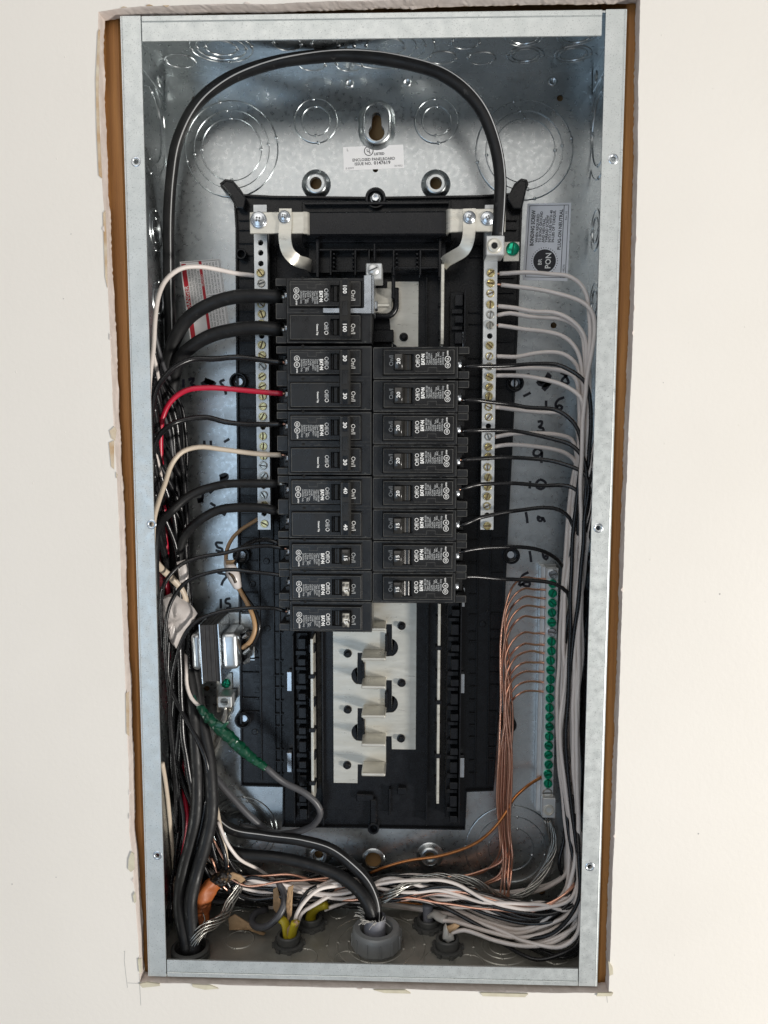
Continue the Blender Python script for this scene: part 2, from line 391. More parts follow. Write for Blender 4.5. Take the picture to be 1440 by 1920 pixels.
one_box('wall_stud', (-HW - 48, -HW - 4.5, 12, 100, -700, 700), 'stud_wood', 'brown wooden stud in the gap left of the steel box', 'wall stud', bevel=1.5)
one_box('wall_stud', (HW + 3.2, HW + 46, 12, 100, -700, 700), 'stud_wood', 'brown wooden stud in the narrow gap right of the steel box', 'wall stud', bevel=1.5)
prop(one_box('wall_sheathing', (-620, 620, 106, 118, -740, 740), 'sheathing_wood'), kind='structure')

# ================================================================== THE STEEL BOX
box = thing('breaker_box', (0, D, -HH), 'open galvanized steel breaker panel box set into the drywall', 'breaker box')
def px_poly(pts, y): return [(at(px, py, y).x, at(px, py, y).z) for px, py in pts]
def key_hole(cx, cz, r1, r2, dz):
    big = [(cx + r1 * math.cos(t), cz + r1 * math.sin(t)) for t in [R_(a) for a in range(130, 411, 20)]]
    small = [(cx + r2 * math.cos(t), cz + dz + r2 * math.sin(t)) for t in [R_(a) for a in range(0, 181, 20)]]
    return big + small
def c_at(px, py, y=D): q = at(px, py, y); return q.x, q.z
T = 1.4
kx, kz = c_at(706, 249, D - 4)
holes_round = [(593, 346, 5.2), (817, 346, 5.2), (1050, 184, 2.6), (365, 186, 2.6), (1038, 610, 2.6), (434, 1063, 3.2), (388, 1291, 2.4), (391, 1393, 2.4), (598, 1601, 4.2), (700, 1612, 7.4), (806, 1604, 4.2),
               (1016, 1672, 3.2), (704, 318, 2.3)]
hl = [key_hole(kx, kz, 6.8, 3.8, 12.2)] + [circle(*c_at(a, b_), r, 18) for a, b_, r in holes_round]
p = MB(); p.prism([(-HW + T, -HH + T), (HW - T, -HH + T), (HW - T, HH - T), (-HW + T, HH - T)], D, D + T, hl)
p.build('back_panel', 'galvanized', box)
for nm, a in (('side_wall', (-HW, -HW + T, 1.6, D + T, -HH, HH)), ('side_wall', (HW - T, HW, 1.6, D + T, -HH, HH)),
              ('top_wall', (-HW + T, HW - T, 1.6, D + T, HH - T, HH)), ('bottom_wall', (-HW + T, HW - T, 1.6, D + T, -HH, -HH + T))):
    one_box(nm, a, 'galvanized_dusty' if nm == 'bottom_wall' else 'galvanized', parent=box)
# front flanges with their cover-screw holes
def flange(x0, x1, z0, z1, hp=()):
    s = MB(); hs = []
    for px, py in hp:
        c = at(px, py, 0); hs.append(circle(c.x, c.z, 1.9, 14))
    s.prism([(x0, z0), (x1, z0), (x1, z1), (x0, z1)], 0, 1.5, hs)
    o = s.build('flange', 'galvanized_flange', box, bevel=0.0)
    for px, py in hp:
        c = at(px, py, 0); k = MB()
        k.lathe((c.x, 0, c.z), (0, -1, 0), [(3.7, 0.02), (3.2, .35), (2.5, .3), (1.95, -.3), (1.9, -3)], 18)
        k.build('screw_hole', 'zinc', o, smooth=True)
    return o
fl = flange(-HW, -HW + 14.8, -HH, HH, [(255, 303), (284, 983), (295, 1604)])
fr = flange(HW - 14.8, HW, -HH, HH, [(1150, 298), (1122, 990), (1106, 1625)])
for xx, pr in ((-HW, fl), (HW, fr)):                                   # the rounded outer bend of each side flange
    s = MB(); sg = -1 if xx < 0 else 1
    arc = [(xx - sg * (1.6 - 1.75 * math.sin(R_(a))), 1.55 - 1.75 * math.cos(R_(a))) for a in range(0, 91, 15)]
    poly = arc + [(xx - sg * 1.6, 1.6)]
    if sg < 0: poly = poly[::-1]
    s.prism_v(poly, -HH, HH); s.build('bend', 'galvanized_flange', pr, auto=40)
tx0, tx1 = at(267, 50, 1).x, at(1128, 40, 1).x
tf = flange(tx0, tx1, HH - 17.5, HH - 1.5); one_box('fold', (tx0, tx1, -.9, 0, HH - 4.4, HH - .4), 'galvanized_flange', parent=tf, bevel=.4)
bx0, bx1 = at(314, 1815, 1).x, at(1083, 1830, 1).x
bf = flange(bx0, bx1, -HH + 2.0, -HH + 14.5); one_box('fold', (bx0, bx1, -.9, 0, -HH + .4, -HH + 4.2), 'galvanized_flange', parent=bf, bevel=.4)
for sg in (-1, 1):                                                     # folded corner tabs with two rivet dimples
    for zz in (HH - 1.6,):
        s = MB(); s.box(sg * (HW - T) - (.0 if sg > 0 else -.0), sg * (HW - T - 1.2), 6, D - 3, HH - 19, HH - T)
        o = s.build('corner_tab', 'galvanized', box, bevel=.3)
        for yy in (30, 84):
            k = MB(); k.lathe((sg * (HW - T - 1.2), yy, HH - 11), (-sg, 0, 0), [(5, 0), (4.4, .8), (3.6, 1.0), (2.4, .3), (.05, .2)], 16)
            k.build('rivet_dimple', 'galvanized', o, smooth=True)
# knockouts: concentric pressed discs with little tie dimples
dim_me = None
def knockout(c, nrm, radii, h=.9, ties=4, phase=.6, mtl='galvanized'):
    global dim_me
    nrm = Vector(nrm); prof = []
    r0 = radii[-1]
    prof.append((r0 + .9, -.02)); prof.append((r0 + .35, h * .9)); prof.append((r0, h)); prof.append((r0 - .3, h * .35))
    lev = h * .35
    for r in reversed(radii[:-1]):
        prof += [(r + .9, lev), (r + .45, lev + h * .8), (r, lev + h * .8), (r - .35, lev * .4)]
        lev = lev * .4
    prof.append((.05, lev))
    k = MB(); k.lathe(c, nrm, prof, 44); o = k.build('knockout', mtl, box, auto=35)
    u = nrm.orthogonal().normalized(); w_ = nrm.cross(u)
    for j, r in enumerate(radii):
        if r < 7: continue
        for q in range(ties if r > 20 else 2):
            t = phase + j * .12 + q * 2 * math.pi / (ties if r > 20 else 2)
            d = MB(); d.lathe(Vector(c) + (u * math.cos(t) + w_ * math.sin(t)) * r, nrm, [(1.7, 0), (1.4, .75), (.8, 1.05), (.02, 1.15)], 8)
            d.build('tie', mtl, o, smooth=True)
    return o
mm = lambda px: px / 2.14                                              # pixels to millimetres on the back panel near its top
for px, py, rr in ((434, 280, (54, 68, 84)), (983, 282, (55, 68, 86)), (592, 227, (25, 38)), (818, 227, (25, 38))):
    q = at(px, py, D); knockout(q, (0, -1, 0), [mm(r) for r in rr], phase=.78, h=1.3)
for px, py, rr in ((455, 1555, (34, 54, 62)), (958, 1592, (40, 62, 82))):
    q = at(px, py, D); knockout(q, (0, -1, 0), [r / 1.98 for r in rr], phase=.5, h=1.3)
for px, py in ((655, 157), (763, 155), (1036, 153), (998, 1694)):
    q = at(px, py, D); k = MB(); k.lathe(q, (0, -1, 0), [(4.2, 0), (3.4, 1.2), (2.6, 1.5), (2.0, .5), (.05, .4)], 20); k.build('dimple', 'galvanized', box, smooth=True)
for px, py in ((593, 346), (817, 346), (598, 1601), (806, 1604)):
    q = at(px, py, D); k = MB()
    k.lathe((q.x, D, q.z), (0, -1, 0), [(12.5, -.02), (11.2, .8), (9.6, 3.4), (8.4, 4.4), (7.4, 4.6), (7.2, 4.0), (5.2, 4.0), (5.2, -1)], 30)
    k.build('mounting_boss', 'galvanized', box, auto=50)
q = at(700, 1612, D); k = MB(); k.lathe((q.x, D, q.z), (0, -1, 0), [(11, -.02), (9.5, .9), (7.6, 1.2), (7.4, -1)], 30); k.build('mounting_boss', 'galvanized', box, auto=50)
def stadium(cx, cz, r, h, n=12):
    return [(cx + r * math.cos(R_(a)), cz + h + r * math.sin(R_(a))) for a in [180 * i / n for i in range(n + 1)]] + \
           [(cx + r * math.cos(R_(a)), cz - h + r * math.sin(R_(a))) for a in [180 + 180 * i / n for i in range(n + 1)]]
kb = MB(); cz = kz + 7.6; rows = []
for r, y in ((15.6, D + .02), (14.8, D - 1.0), (13, D - 4.2), (11.6, D - 5.6), (10.4, D - 5.9), (10, D - 5.0)): rows.append([(x, y, z) for x, z in stadium(kx, cz, r, 5.0)])
n = len(rows[0]); kb.add([p_ for r in rows for p_ in r], [(i * n + k, i * n + (k + 1) % n, (i + 1) * n + (k + 1) % n, (i + 1) * n + k) for i in range(len(rows) - 1) for k in range(n)])
kb.build('keyhole_boss', 'galvanized', box, auto=60)
kp = MB(); kp.prism(stadium(kx, cz, 10.1, 5.0), D - 5.0, D - 4.0, [key_hole(kx, kz, 6.8, 3.8, 12.2)]); kp.build('keyhole_plate', 'galvanized', box)
# top wall knockouts (seen from below), side wall and bottom wall ones
ZT = HH - T
for px, py, rr in ((338, 114, (11.5,)), (415, 90, (12, 19, 24)), (539, 82, (10.5,)), (610, 84, (10.5,)), (722, 88, (15, 24, 31, 38)), (655, 122, (10.5,)), (585, 121, (10.5,)), (830, 108, (10.5,)), (873, 79, (10.5,)),
                   (903, 109, (10.5,)), (985, 103, (10.5, 14)), (1075, 101, (10.5, 14)), (984, 69, (10.5, 14)), (1081, 67, (10.5, 14))):
    q = at_z(px, py, ZT); knockout(q, (0, 0, -1), rr, h=.7)
for px, py, rr in ((283, 235, (28, 38)), (292, 432, (10, 16)), (298, 565, (10, 16))):
    q = at_x(px, py, -HW + T); knockout((q.x, min(max(q.y, 30), 75), q.z), (1, 0, 0), rr, h=.8)
for px, py, rr in ((1126, 240, (28, 38)), (1117, 432, (10, 16)), (1115, 568, (10, 16))):
    q = at_x(px, py, HW - T); knockout((q.x, min(max(q.y, 30), 75), q.z), (-1, 0, 0), rr, h=.8)
ZB = -HH + T
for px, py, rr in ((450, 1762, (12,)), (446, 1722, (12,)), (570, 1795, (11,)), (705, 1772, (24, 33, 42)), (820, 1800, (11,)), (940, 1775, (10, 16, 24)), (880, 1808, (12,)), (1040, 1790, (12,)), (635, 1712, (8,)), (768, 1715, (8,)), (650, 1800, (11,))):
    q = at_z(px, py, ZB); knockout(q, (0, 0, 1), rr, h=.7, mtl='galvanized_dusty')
# marker handwriting on the back panel
def ink(strokes, wd=2.3):
    for st in strokes:
        pts = catmull([Vector((*c_at(x, y, D - .12), 0)) for x, y in st], 1.2); s = MB()
        s.ribbon([(v.x, v.y) for v in pts], wd, D - .12)
        s.build('marker_stroke', 'marker_ink', box)
ink([[(1051, 699), (1058, 702), (1064, 711), (1066, 718), (1058, 719), (1053, 714), (1060, 706), (1066, 701)],
     [(981, 743), (988, 740), (995, 736)], [(1024, 751), (1024, 764)], [(1058, 745), (1048, 749), (1042, 757), (1044, 766), (1051, 768), (1054, 763), (1048, 760), (1044, 764)],
     [(1008, 791), (1016, 790), (1015, 797), (1010, 801), (1018, 803), (1019, 808), (1012, 810), (1006, 809)],
     [(1016, 846), (1008, 841), (1001, 846), (1001, 853), (1009, 855), (1015, 850), (1016, 847), (1016, 857), (1015, 868)],
     [(994, 902), (993, 916)], [(1012, 899), (1005, 907), (1007, 914), (1015, 917), (1022, 912), (1023, 905), (1016, 900), (1012, 899)],
     [(986, 960), (988, 972), (989, 981)], [(1014, 972), (1009, 968), (1009, 975), (1015, 977), (1017, 970), (1022, 979)],
     [(993, 1033), (995, 1045), (996, 1054)], [(1018, 1036), (1019, 1044), (1024, 1049), (1027, 1044), (1021, 1042)],
     [(991, 1073), (980, 1079), (975, 1090), (973, 1098)], [(974, 1099), (985, 1092), (993, 1092), (992, 1099), (983, 1098), (978, 1094)], [(990, 700), (992, 708)],
     [(344, 711), (344, 727)], [(353, 712), (363, 710), (361, 716), (358, 719), (366, 724)], [(421, 712), (413, 716), (420, 726), (424, 740)],
     [(420, 829), (430, 823)], [(383, 826), (383, 836)], [(395, 826), (396, 843)], [(370, 923), (379, 925), (378, 938), (371, 940)], [(393, 925), (401, 917)], [(394, 943), (404, 949)],
     [(418, 1018), (405, 1018), (408, 1026), (416, 1029), (417, 1034), (404, 1032)], [(408, 1074), (425, 1079), (418, 1090), (415, 1098)],
     [(414, 1123), (414, 1141)], [(432, 1122), (424, 1124), (423, 1130), (431, 1133), (431, 1139), (424, 1141)], [(500, 1150), (512, 1160)]])
ink([[(1024, 702), (1030, 706), (1022, 712), (1010, 717), (1022, 721), (1031, 716), (1018, 731)]], 4.6)
ink([[(378, 722), (390, 716), (400, 719), (384, 713), (404, 722)], [(412, 895), (424, 891), (423, 898), (412, 899)], [(370, 939), (381, 937)], [(410, 956), (424, 964)]], 4.6)
# stickers
def sticker(corners, mtl, thick=.12, rnd=0, name='sticker', y=D - .06):
    c = [at(px, py, y) for px, py in corners]; s = MB()
    poly = [(p.x, p.z) for p in c]
    s.prism(poly, y - thick, y); return s.build(name, mtl, box), c, y - thick
def uvp(c, s_, t_, y):                                                  # corners TL, TR, BR, BL; s across, t down
    top = c[0].lerp(c[1], s_); bot = c[3].lerp(c[2], s_); q = top.lerp(bot, t_); return Vector((q.x, y, q.z))
def quad_on(c, s0, s1, t0, t1, y, mb): mb.add([uvp(c, s0, t1, y), uvp(c, s1, t1, y), uvp(c, s1, t0, y), uvp(c, s0, t0, y)], [(0, 1, 2, 3)])
st, c, y = sticker([(643, 276), (756, 271), (758, 315), (645, 320)], 'label_white'); prop(st, 'small white approval sticker with black print')
yy = y - .05; rd = (c[1] - c[0]).normalized(); ud = (c[0] - c[3]).normalized(); s = MB()
put_text(s, 'L', 3.2, uvp(c, .06, .18, yy), rd, ud); put_text(s, 'LISTED', 2.8, uvp(c, .51, .40, yy), rd, ud, bold=.035)
put_text(s, 'ENCLOSED PANELBOARD', 3.3, uvp(c, .5, .63, yy), rd, ud, 'C', fit=36, bold=.02); put_text(s, 'ISSUE NO.', 3.3, uvp(c, .18, .80, yy), rd, ud, fit=14.5, bold=.02)
put_text(s, '0147619', 3.9, uvp(c, .50, .80, yy), rd, ud, fit=14, bold=.025); put_text(s, 'E-52977', 2.1, uvp(c, .03, .95, yy), rd, ud); put_text(s, '30-9323', 2.1, uvp(c, .97, .93, yy), rd, ud, 'R')
put_text(s, 'U', 3.6, uvp(c, .39, .25, yy), rd, ud, bold=.03); put_text(s, 'L', 3.6, uvp(c, .425, .31, yy), rd, ud, bold=.03); s.build('lettering', 'print_black', st)
s = MB(); o = uvp(c, .425, .21, yy); s.prism(circle(o.x, o.z, 4.0, 28), yy, yy + .02, [circle(o.x, o.z, 3.35, 28)]); s.build('ring_mark', 'print_black', st)
st, c, y = sticker([(989, 382), (1071, 380), (1064, 527), (980, 525)], 'label_silver'); prop(st, 'pale rectangular bonding instruction sticker')
yy = y - .05; ud = (c[0] - c[1]).normalized(); rd = (c[0] - c[3]).normalized(); s = MB()
for s0, s1, t0, t1 in ((.05, .95, .025, .032), (.05, .95, .955, .962), (.05, .062, .025, .96), (.94, .952, .025, .96), (.835, .85, .03, .96)): quad_on(c, s0, s1, t0, t1, yy, s)
s.build('border', 'print_black', st); s = MB()
put_text(s, 'BONDING SCREW', 4.3, uvp(c, .19, .55, yy), rd, ud, fit=29.5, bold=.035)
for i, (ln, f) in enumerate((('WHEN REQUIRED', 23.5), ('TO BOND GROUND', 25.5), ('AND NEUTRAL,', 20.5), ('THREAD SCREW', 22.5), ('INTO CASE WITH 40', 26.5), ('IN-LBS OF TORQUE.', 26.5))):
    put_text(s, ln, 3.1, uvp(c, .285 + i * .073, .505, yy), rd, ud, fit=f, bold=.03)
put_text(s, 'PLUG-ON NEUTRAL', 3.9, uvp(c, .805, .60, yy), rd, ud, fit=33.5, bold=.03)
put_text(s, 'Rev. 01', 2.5, uvp(c, .92, .22, yy), rd, ud); put_text(s, 'ID-48270', 2.4, uvp(c, .92, .93, yy), rd, ud); s.build('lettering', 'print_black', st)
o = uvp(c, .465, .745, yy); s = MB(); s.prism(circle(o.x, o.z, 9.6, 36), yy, yy + .02); dsk = s.build('disc_mark', 'print_black', st)
s = MB()
for k in range(34):
    t = 2 * math.pi * k / 34; s.prism(circle(o.x + 10.9 * math.cos(t), o.z + 10.9 * math.sin(t), .42, 6), yy, yy + .02)
prop(s.build('dot_ring', 'print_black', st), kind='stuff')
s = MB(); y3 = yy - .05
put_text(s, 'BR', 4.4, uvp(c, .40, .80, y3), rd, ud, bold=.01); put_text(s, 'PON', 6.6, uvp(c, .60, .845, y3), rd, ud, bold=.02, fit=13); s.build('disc_lettering', 'print_white', st)
st, c, y = sticker([(337, 491), (413, 485), (432, 622), (357, 640)], 'label_white'); prop(st, 'red and white danger sticker partly behind black cables')
yy = y - .05; ud = (c[0] - c[1]).normalized(); rd = (c[0] - c[3]).normalized(); s = MB()
quad_on(c, .03, .14, .03, .98, yy, s); quad_on(c, .46, .53, .01, .98, yy, s); s.build('red_band', 'print_red', st); s = MB()
for s0, s1, t0, t1 in ((.03, .98, .012, .017), (.955, .962, .02, .98), (.98, .987, .02, .98), (.54, .95, .47, .475)): quad_on(c, s0, s1, t0, t1, yy, s)
for i, ln in enumerate(('HAZARDOUS VOLTAGE WILL CAUSE SEVERE INJURY', 'ELECTRICIAN FACILITY TO READ AND', 'INSTALLATION INSTRUCTIONS LOCATED', 'ON THE INSIDE OF THE COVER')):
    put_text(s, ln, 2.5, uvp(c, .215 + i * .075, .56, yy), rd, ud, fit=34 - i * 2)
for i, ln in enumerate(('VOLTAGE PELIGROSO CAUSARA', 'LESIONES SEVERAS O LA MUERTE', 'INSTALADOR: ELECTRICISTA', 'LEA LAS INSTRUCCIONES', 'INCLUIDAS UBICADAS EN')):
    put_text(s, ln, 2.2, uvp(c, .60 + i * .075, .45, yy), rd, ud, fit=26); put_text(s, ln, 2.2, uvp(c, .60 + i * .075, .95, yy), rd, ud, fit=28)
s.build('lettering', 'print_black', st)
s = MB(); put_text(s, 'DANGER', 5.0, uvp(c, .125, .62, yy - .04), rd, ud, fit=21, bold=.01); put_text(s, 'PELIGRO', 2.9, uvp(c, .52, .34, yy - .04), rd, ud, fit=10); s.build('band_lettering', 'print_white', st)

# ================================================================== BLACK INTERIOR TRAY WITH BUS BARS
def prect(px0, px1, py0, py1, y):
    a = at(px0, (py0 + py1) / 2, y); b_ = at(px1, (py0 + py1) / 2, y); t = at((px0 + px1) / 2, py0, y); u = at((px0 + px1) / 2, py1, y)
    return min(a.x, b_.x), max(a.x, b_.x), min(t.z, u.z), max(t.z, u.z)
def pbox(name, px0, px1, py0, py1, y0, y1, mtl, parent, bevel=.25):
    x0, x1, z0, z1 = prect(px0, px1, py0, py1, y0); s = MB(); s.box(x0, x1, y0, y1, z0, z1)
    return s.build(name, mtl, parent, bevel=bevel)
YP = 86.0
tray = thing('panel_interior', (0, D, at(700, 1550, YP).z), 'black plastic interior tray carrying the bus bars', 'panel interior')
out_px = [(458, 366), (452, 356), (438, 340), (424, 338), (414, 346), (416, 354), (430, 366), (440, 384), (443, 430), (444, 700), (447, 1000), (451, 1300), (453, 1471), (531, 1473), (530, 1547),
          (872, 1553), (875, 1482), (925, 1480), (940, 1250), (952, 1000), (962, 800), (970, 620), (977, 430), (979, 384), (984, 362), (990, 348), (987, 339), (976, 337), (963, 347), (957, 364), (900, 368), (700, 371), (512, 369)]
op = px_poly(out_px, YP); s = MB(); s.prism(op, YP, D - .4); s.build('base', 'black_plastic', tray, bevel=.5)
s = MB()                                                               # raised rim that follows the outline
cx_ = sum(p[0] for p in op) / len(op); n = len(op)
inner = []
for i in range(n):
    a, b_, c = Vector(op[i - 1]), Vector(op[i]), Vector(op[(i + 1) % n])
    d = ((b_ - a).normalized() + (c - b_).normalized()).normalized(); nn = Vector((d.y, -d.x))
    if sum(op[k][0] * op[(k + 1) % n][1] - op[(k + 1) % n][0] * op[k][1] for k in range(n)) > 0: nn = -nn
    q = b_ + nn * 1.5; inner.append((q.x, q.y))
vs = [(x, YP - 3.5, z) for x, z in op] + [(x, YP - 3.5, z) for x, z in inner] + [(x, YP + .1, z) for x, z in op] + [(x, YP + .1, z) for x, z in inner]
fs = []
for i in range(n):
    j = (i + 1) % n; fs += [(i, j, n + j, n + i), (2 * n + i, 2 * n + j, j, i), (n + i, n + j, 3 * n + j, 3 * n + i)]
s.add(vs, fs); s.build('rim', 'black_plastic', tray)
# solid corner ears
for pts in ([(414, 346), (424, 337), (437, 341), (462, 372), (458, 392), (443, 390), (432, 366)], [(963, 347), (976, 336), (988, 339), (988, 352), (979, 392), (962, 392), (950, 372)]):
    s = MB(); s.prism(px_poly(pts, 76), 76, YP + 2); s.build('corner_ear', 'black_plastic', tray, bevel=1.2, seg=2)
# horizontal ribs and channels of the two side columns
for py in (412, 430, 455, 478, 520, 548, 582, 604, 640, 668, 700, 726, 765, 803, 856, 880, 905, 930, 965, 1010, 1052, 1075, 1112, 1150, 1182, 1200, 1235, 1262, 1285, 1310, 1335, 1358, 1380, 1402, 1424, 1448):
    f = (py - 400) / 1070
    if random.random() < .85: pbox('rib', 447 + 8 * f, 476 + 10 * f, py - 1.3, py + 1.3, YP - 2.4, YP + .2, 'black_plastic', tray, .2)
    if random.random() < .8: pbox('rib', 512 + 4 * f, 529 + 2 * f, py + 3, py + 5.4, YP - 2.4, YP + .2, 'black_plastic', tray, .2)
    if random.random() < .8: pbox('rib', 936 - 22 * f, 970 - 42 * f, py - 1, py + 1.4, YP - 2.4, YP + .2, 'black_plastic', tray, .2)
    if random.random() < .7: pbox('rib', 878 + 2 * f, 905 - 12 * f, py + 2, py + 4.4, YP - 2.4, YP + .2, 'black_plastic', tray, .2)
def vrib(px0, py0, px1, py1, w=1.3, h=2.6):
    a, b_ = at(px0, py0, YP - h), at(px1, py1, YP - h); x = (a.x + b_.x) / 2
    s = MB(); s.box(x - w / 2, x + w / 2, YP - h, YP + .2, b_.z, a.z); s.build('rib', 'black_plastic', tray, bevel=.2)
vrib(478, 400, 488, 1465); vrib(507, 400, 513, 1465); vrib(520, 440, 523, 1465); vrib(936, 400, 908, 1475); vrib(904, 450, 890, 1475)
for px, py in ((468, 792), (470, 848), (474, 1095), (475, 1150), (478, 1222), (478, 1372), (500, 1052), (502, 1178), (915, 1150), (905, 1170), (915, 870)):
    q = at(px, py, YP); s = MB(); s.lathe((q.x, YP, q.z), (0, -1, 0), [(2.9, 0), (2.7, .8), (2.2, .9), (.05, .7)], 18); s.build('ejector_mark', 'black_plastic', tray, smooth=True)
for px, py, wd in ((459, 845, 34), (465, 1195, 40), (467, 1322, 38)):      # moulded maker's lettering, reads upwards sideways
    s = MB(); q = at(px + 9, py - 78, YP - .7); put_text(s, 'EAT\u2022N', 8.2, q, (0, 0, -1), (1, 0, 0), fit=wd * .92, bold=.02)
    vs0 = list(s.v); nf = list(s.f)
    s.build('moulded_lettering', 'black_plastic', tray)
    one = prect(px - 4, px + 14, py - 82, py + 4, YP - .3)
# mounting ears: dished rings with a hole
def mring(px, py, y, r, hole_mat='zinc', rh=3.0):
    q = at(px, py, y); s = MB()
    s.lathe((q.x, y, q.z), (0, -1, 0), [(r, y - D + .3 if y < D else 0), (r, 0), (r - .5, .5), (r - 1.4, .5), (r - 1.9, -.2), (r - 2.6, -4.5), (rh + .3, -5), (rh, -5), (rh, -6.5)], 30)
    o = s.build('mounting_ring', 'black_plastic', tray, auto=40)
    k = MB(); k.lathe((q.x, y + 5.3, q.z), (0, -1, 0), [(rh, 0), (.05, .01)], 16); k.build('hole_floor', hole_mat, o)
for px, py in ((446, 715), (452, 1042), (455, 1351), (966, 718), (959, 1042), (953, 1360)): mring(px, py, 80, 7.4)
mring(704, 371, 66, 8.4, 'black_plastic', 4.6)
q = at(704, 371, 66); s = MB(); s.lathe((q.x, 70, q.z), (0, -1, 0), [(4.5, 0), (4.5, 1.6), (3.9, 2.2), (3.6, 2.2)], 24); o = s.build('hex_screw', 'zinc', tray, auto=40)
s = MB(); s.lathe((q.x, 68.0, q.z), (0, -1, 0), [(3.7, 0), (3.7, 3.4), (3.0, 4.2), (1.6, 4.2), (.05, 3.6)], 6); s.build('hex_head', 'zinc', o, auto=40)
for px, py in ((452, 476),): mring(px, py, 78, 4.6, 'void', 2.4)
q = at(700, 1556, 84); mring(700, 1554, 78, 5.2, 'void', 2.2); pbox('post', 694, 706, 1500, 1548, 79, YP, 'black_plastic', tray, .8)
# top trough and its moulded surroundings
pbox('trough_back', 566, 846, 376, 455, 70, YP, 'black_plastic', tray, .6); pbox('trough', 574, 838, 396, 441, 52, 70.2, 'black_plastic', tray, 1.2)
pbox('trough_lip', 570, 842, 378, 383, 64, 70.2, 'black_plastic', tray, .4)
pbox('well', 578, 836, 447, 512, 74, YP, 'black_plastic', tray, .5)
for a in ((592, 598, 448, 520), (618, 622, 468, 516), (664, 668, 468, 516), (690, 694, 466, 520), (736, 740, 468, 516), (786, 790, 468, 516), (822, 828, 446, 520)): pbox('upright_rib', *a, 62, 74.2, 'black_plastic', tray, .4)
for a in ((598, 690, 466, 470), (694, 824, 466, 470), (618, 690, 506, 510), (736, 824, 500, 504)): pbox('cross_rib', *a, 63, 74.2, 'black_plastic', tray, .4)
for py in range(474, 506, 8):
    for px in (624, 660, 742, 780): pbox('tooth', px, px + 4, py, py + 4, 60, 74.2, 'black_plastic', tray, .3)
pbox('needle_rib', 700, 704, 456, 490, 56, 74.2, 'black_plastic', tray, .5)
# centre bed and rails
pbox('center_bed', 600, 822, 515, 1520, 85.2, YP + 3, 'black_plastic', tray, .4)
for px, top, bot in ((604, 1185, 1548), (806, 655, 1548), (800, 520, 660)): vrib(px, top, px + (700 - px) * (bot - top) / 16000, bot, 1.2, 10)
def rail(side):
    sg = -1 if side == 'L' else 1
    y0, y1 = (1190, 1540) if side == 'L' else (545, 1540)
    xm = (lambda py: 563 + (py - 1190) * .009) if side == 'L' else (lambda py: 858 - (py - 545) * .012)
    a = at(xm(y0), y0, 70); b_ = at(xm(y1), y1, 70); x = (a.x + b_.x) / 2
    s = MB(); s.box(x - 5.5, x + 5.5, 76, YP, b_.z, a.z); s.build('rail', 'black_plastic', tray, bevel=.4)
    s = MB(); s.box(x + sg * 5.6, x + sg * 6.8, 66, YP, b_.z, a.z); s.build('rail_fence', 'black_plastic', tray, bevel=.2)
    z = a.z - 3; k = 0
    while z > b_.z + 5:
        hgt = (9.5, 4.2, 6.0, 3.4)[k % 4]; yy_ = (68, 71, 66.5, 70)[k % 4]
        s = MB(); s.box(x - 4.6 if k % 2 else x - 2, x + 4.8, yy_, 76.2, z - hgt, z); o = s.build('clip_block', 'black_plastic', tray, bevel=.45)
        if k % 2 == 0:
            c = MB(); c.lathe((x + 1.4, yy_ + .0, z - hgt / 2), (0, -1, 0), [(1.3, -.0), (1.3, .08), (.9, .08), (.85, -.4), (.05, -.4)], 10); c.build('peg', 'black_plastic', o)
        z -= hgt + 1.9; k += 1
    for py in ((1278, 1430) if side == 'L' else (640, 1120, 1282, 1440)):
        px = (542 if side == 'L' else 868 - (py - 640) * .003)
        pbox('zinc_clip', px - 4, px + 5, py - 18, py + 18, 76, 84, 'zinc', tray, .3)
    # neutral plug-on rail: thin tin strip seen on edge
    X = at(586 if side == 'L' else 822, 1300, 66).x
    zt = at(0, 1190 if side == 'L' else 500, 66).z; zb = at(0, 1490, 66).z
    s = MB(); s.box(X - 1.15, X + 1.15, 62, 84, zb, zt); o = s.build('neutral_rail', 'tin', tray, bevel=.25)
    for j in range(20 if side == 'R' else 7):
        z = zt - 9 - j * 23.8
        if z < zb + 4: break
        c = MB(); c.box(X - 3.0, X + 2.6, 60.5 if j % 2 else 64, 70, z - (1.8 if j % 2 else 4), z + (1.8 if j % 2 else 4)); c.build('rail_clip', 'black_plastic', o, bevel=.5)
rail('L'); rail('R')
# bus plates with slots, tongues and stabs
YBUS = 84.0; th = 1.2
roots = [1170, 1224, 1275, 1328, 1380, 1433.5]
xL0, xL1, xC0, xC1, xR0, xR1 = [at(px, 1300, YBUS).x for px in (625, 670, 681, 724, 735, 780)]
zr = [at(700, py, YBUS).z for py in roots]; pitch = (zr[0] - zr[-1]) / 5
ztopR = at(760, 528, YBUS).z; zbotR = at(757, 1405, YBUS).z; zbotL = at(650, 1468, YBUS).z; ztopL = at(650, 1130, YBUS).z
def arc_pts(cx, cz, r, a0, a1, n=7): return [(cx + r * math.cos(R_(a0 + (a1 - a0) * i / n)), cz + r * math.sin(R_(a0 + (a1 - a0) * i / n))) for i in range(n + 1)]
allR = [zr[0] + pitch * 2 * k for k in range(1, 6)][::-1] + [zr[0], zr[2], zr[4]]
allL = [zr[1], zr[3], zr[5]]
pr = [(xR1, zbotR), (xR1, ztopR), (xR0 - 5, ztopR), (xR0 - 5, ztopR - 8)]
allR_s = sorted([z for z in allR if z < ztopR - 60], reverse=True)
for z in allR_s:                                                       # tongue hanging left, its stab at the lower edge
    pr += [(xR0, z + 23.6)] + arc_pts(xR0 - 3.2, z + 29.5, 8.6, 70, -62) + [(xR0 - 4, z + 21.5), (xC0, z + 21.5), (xC0, z), (xR0 - .2, z)]
pr += [(xR0, zbotR)]
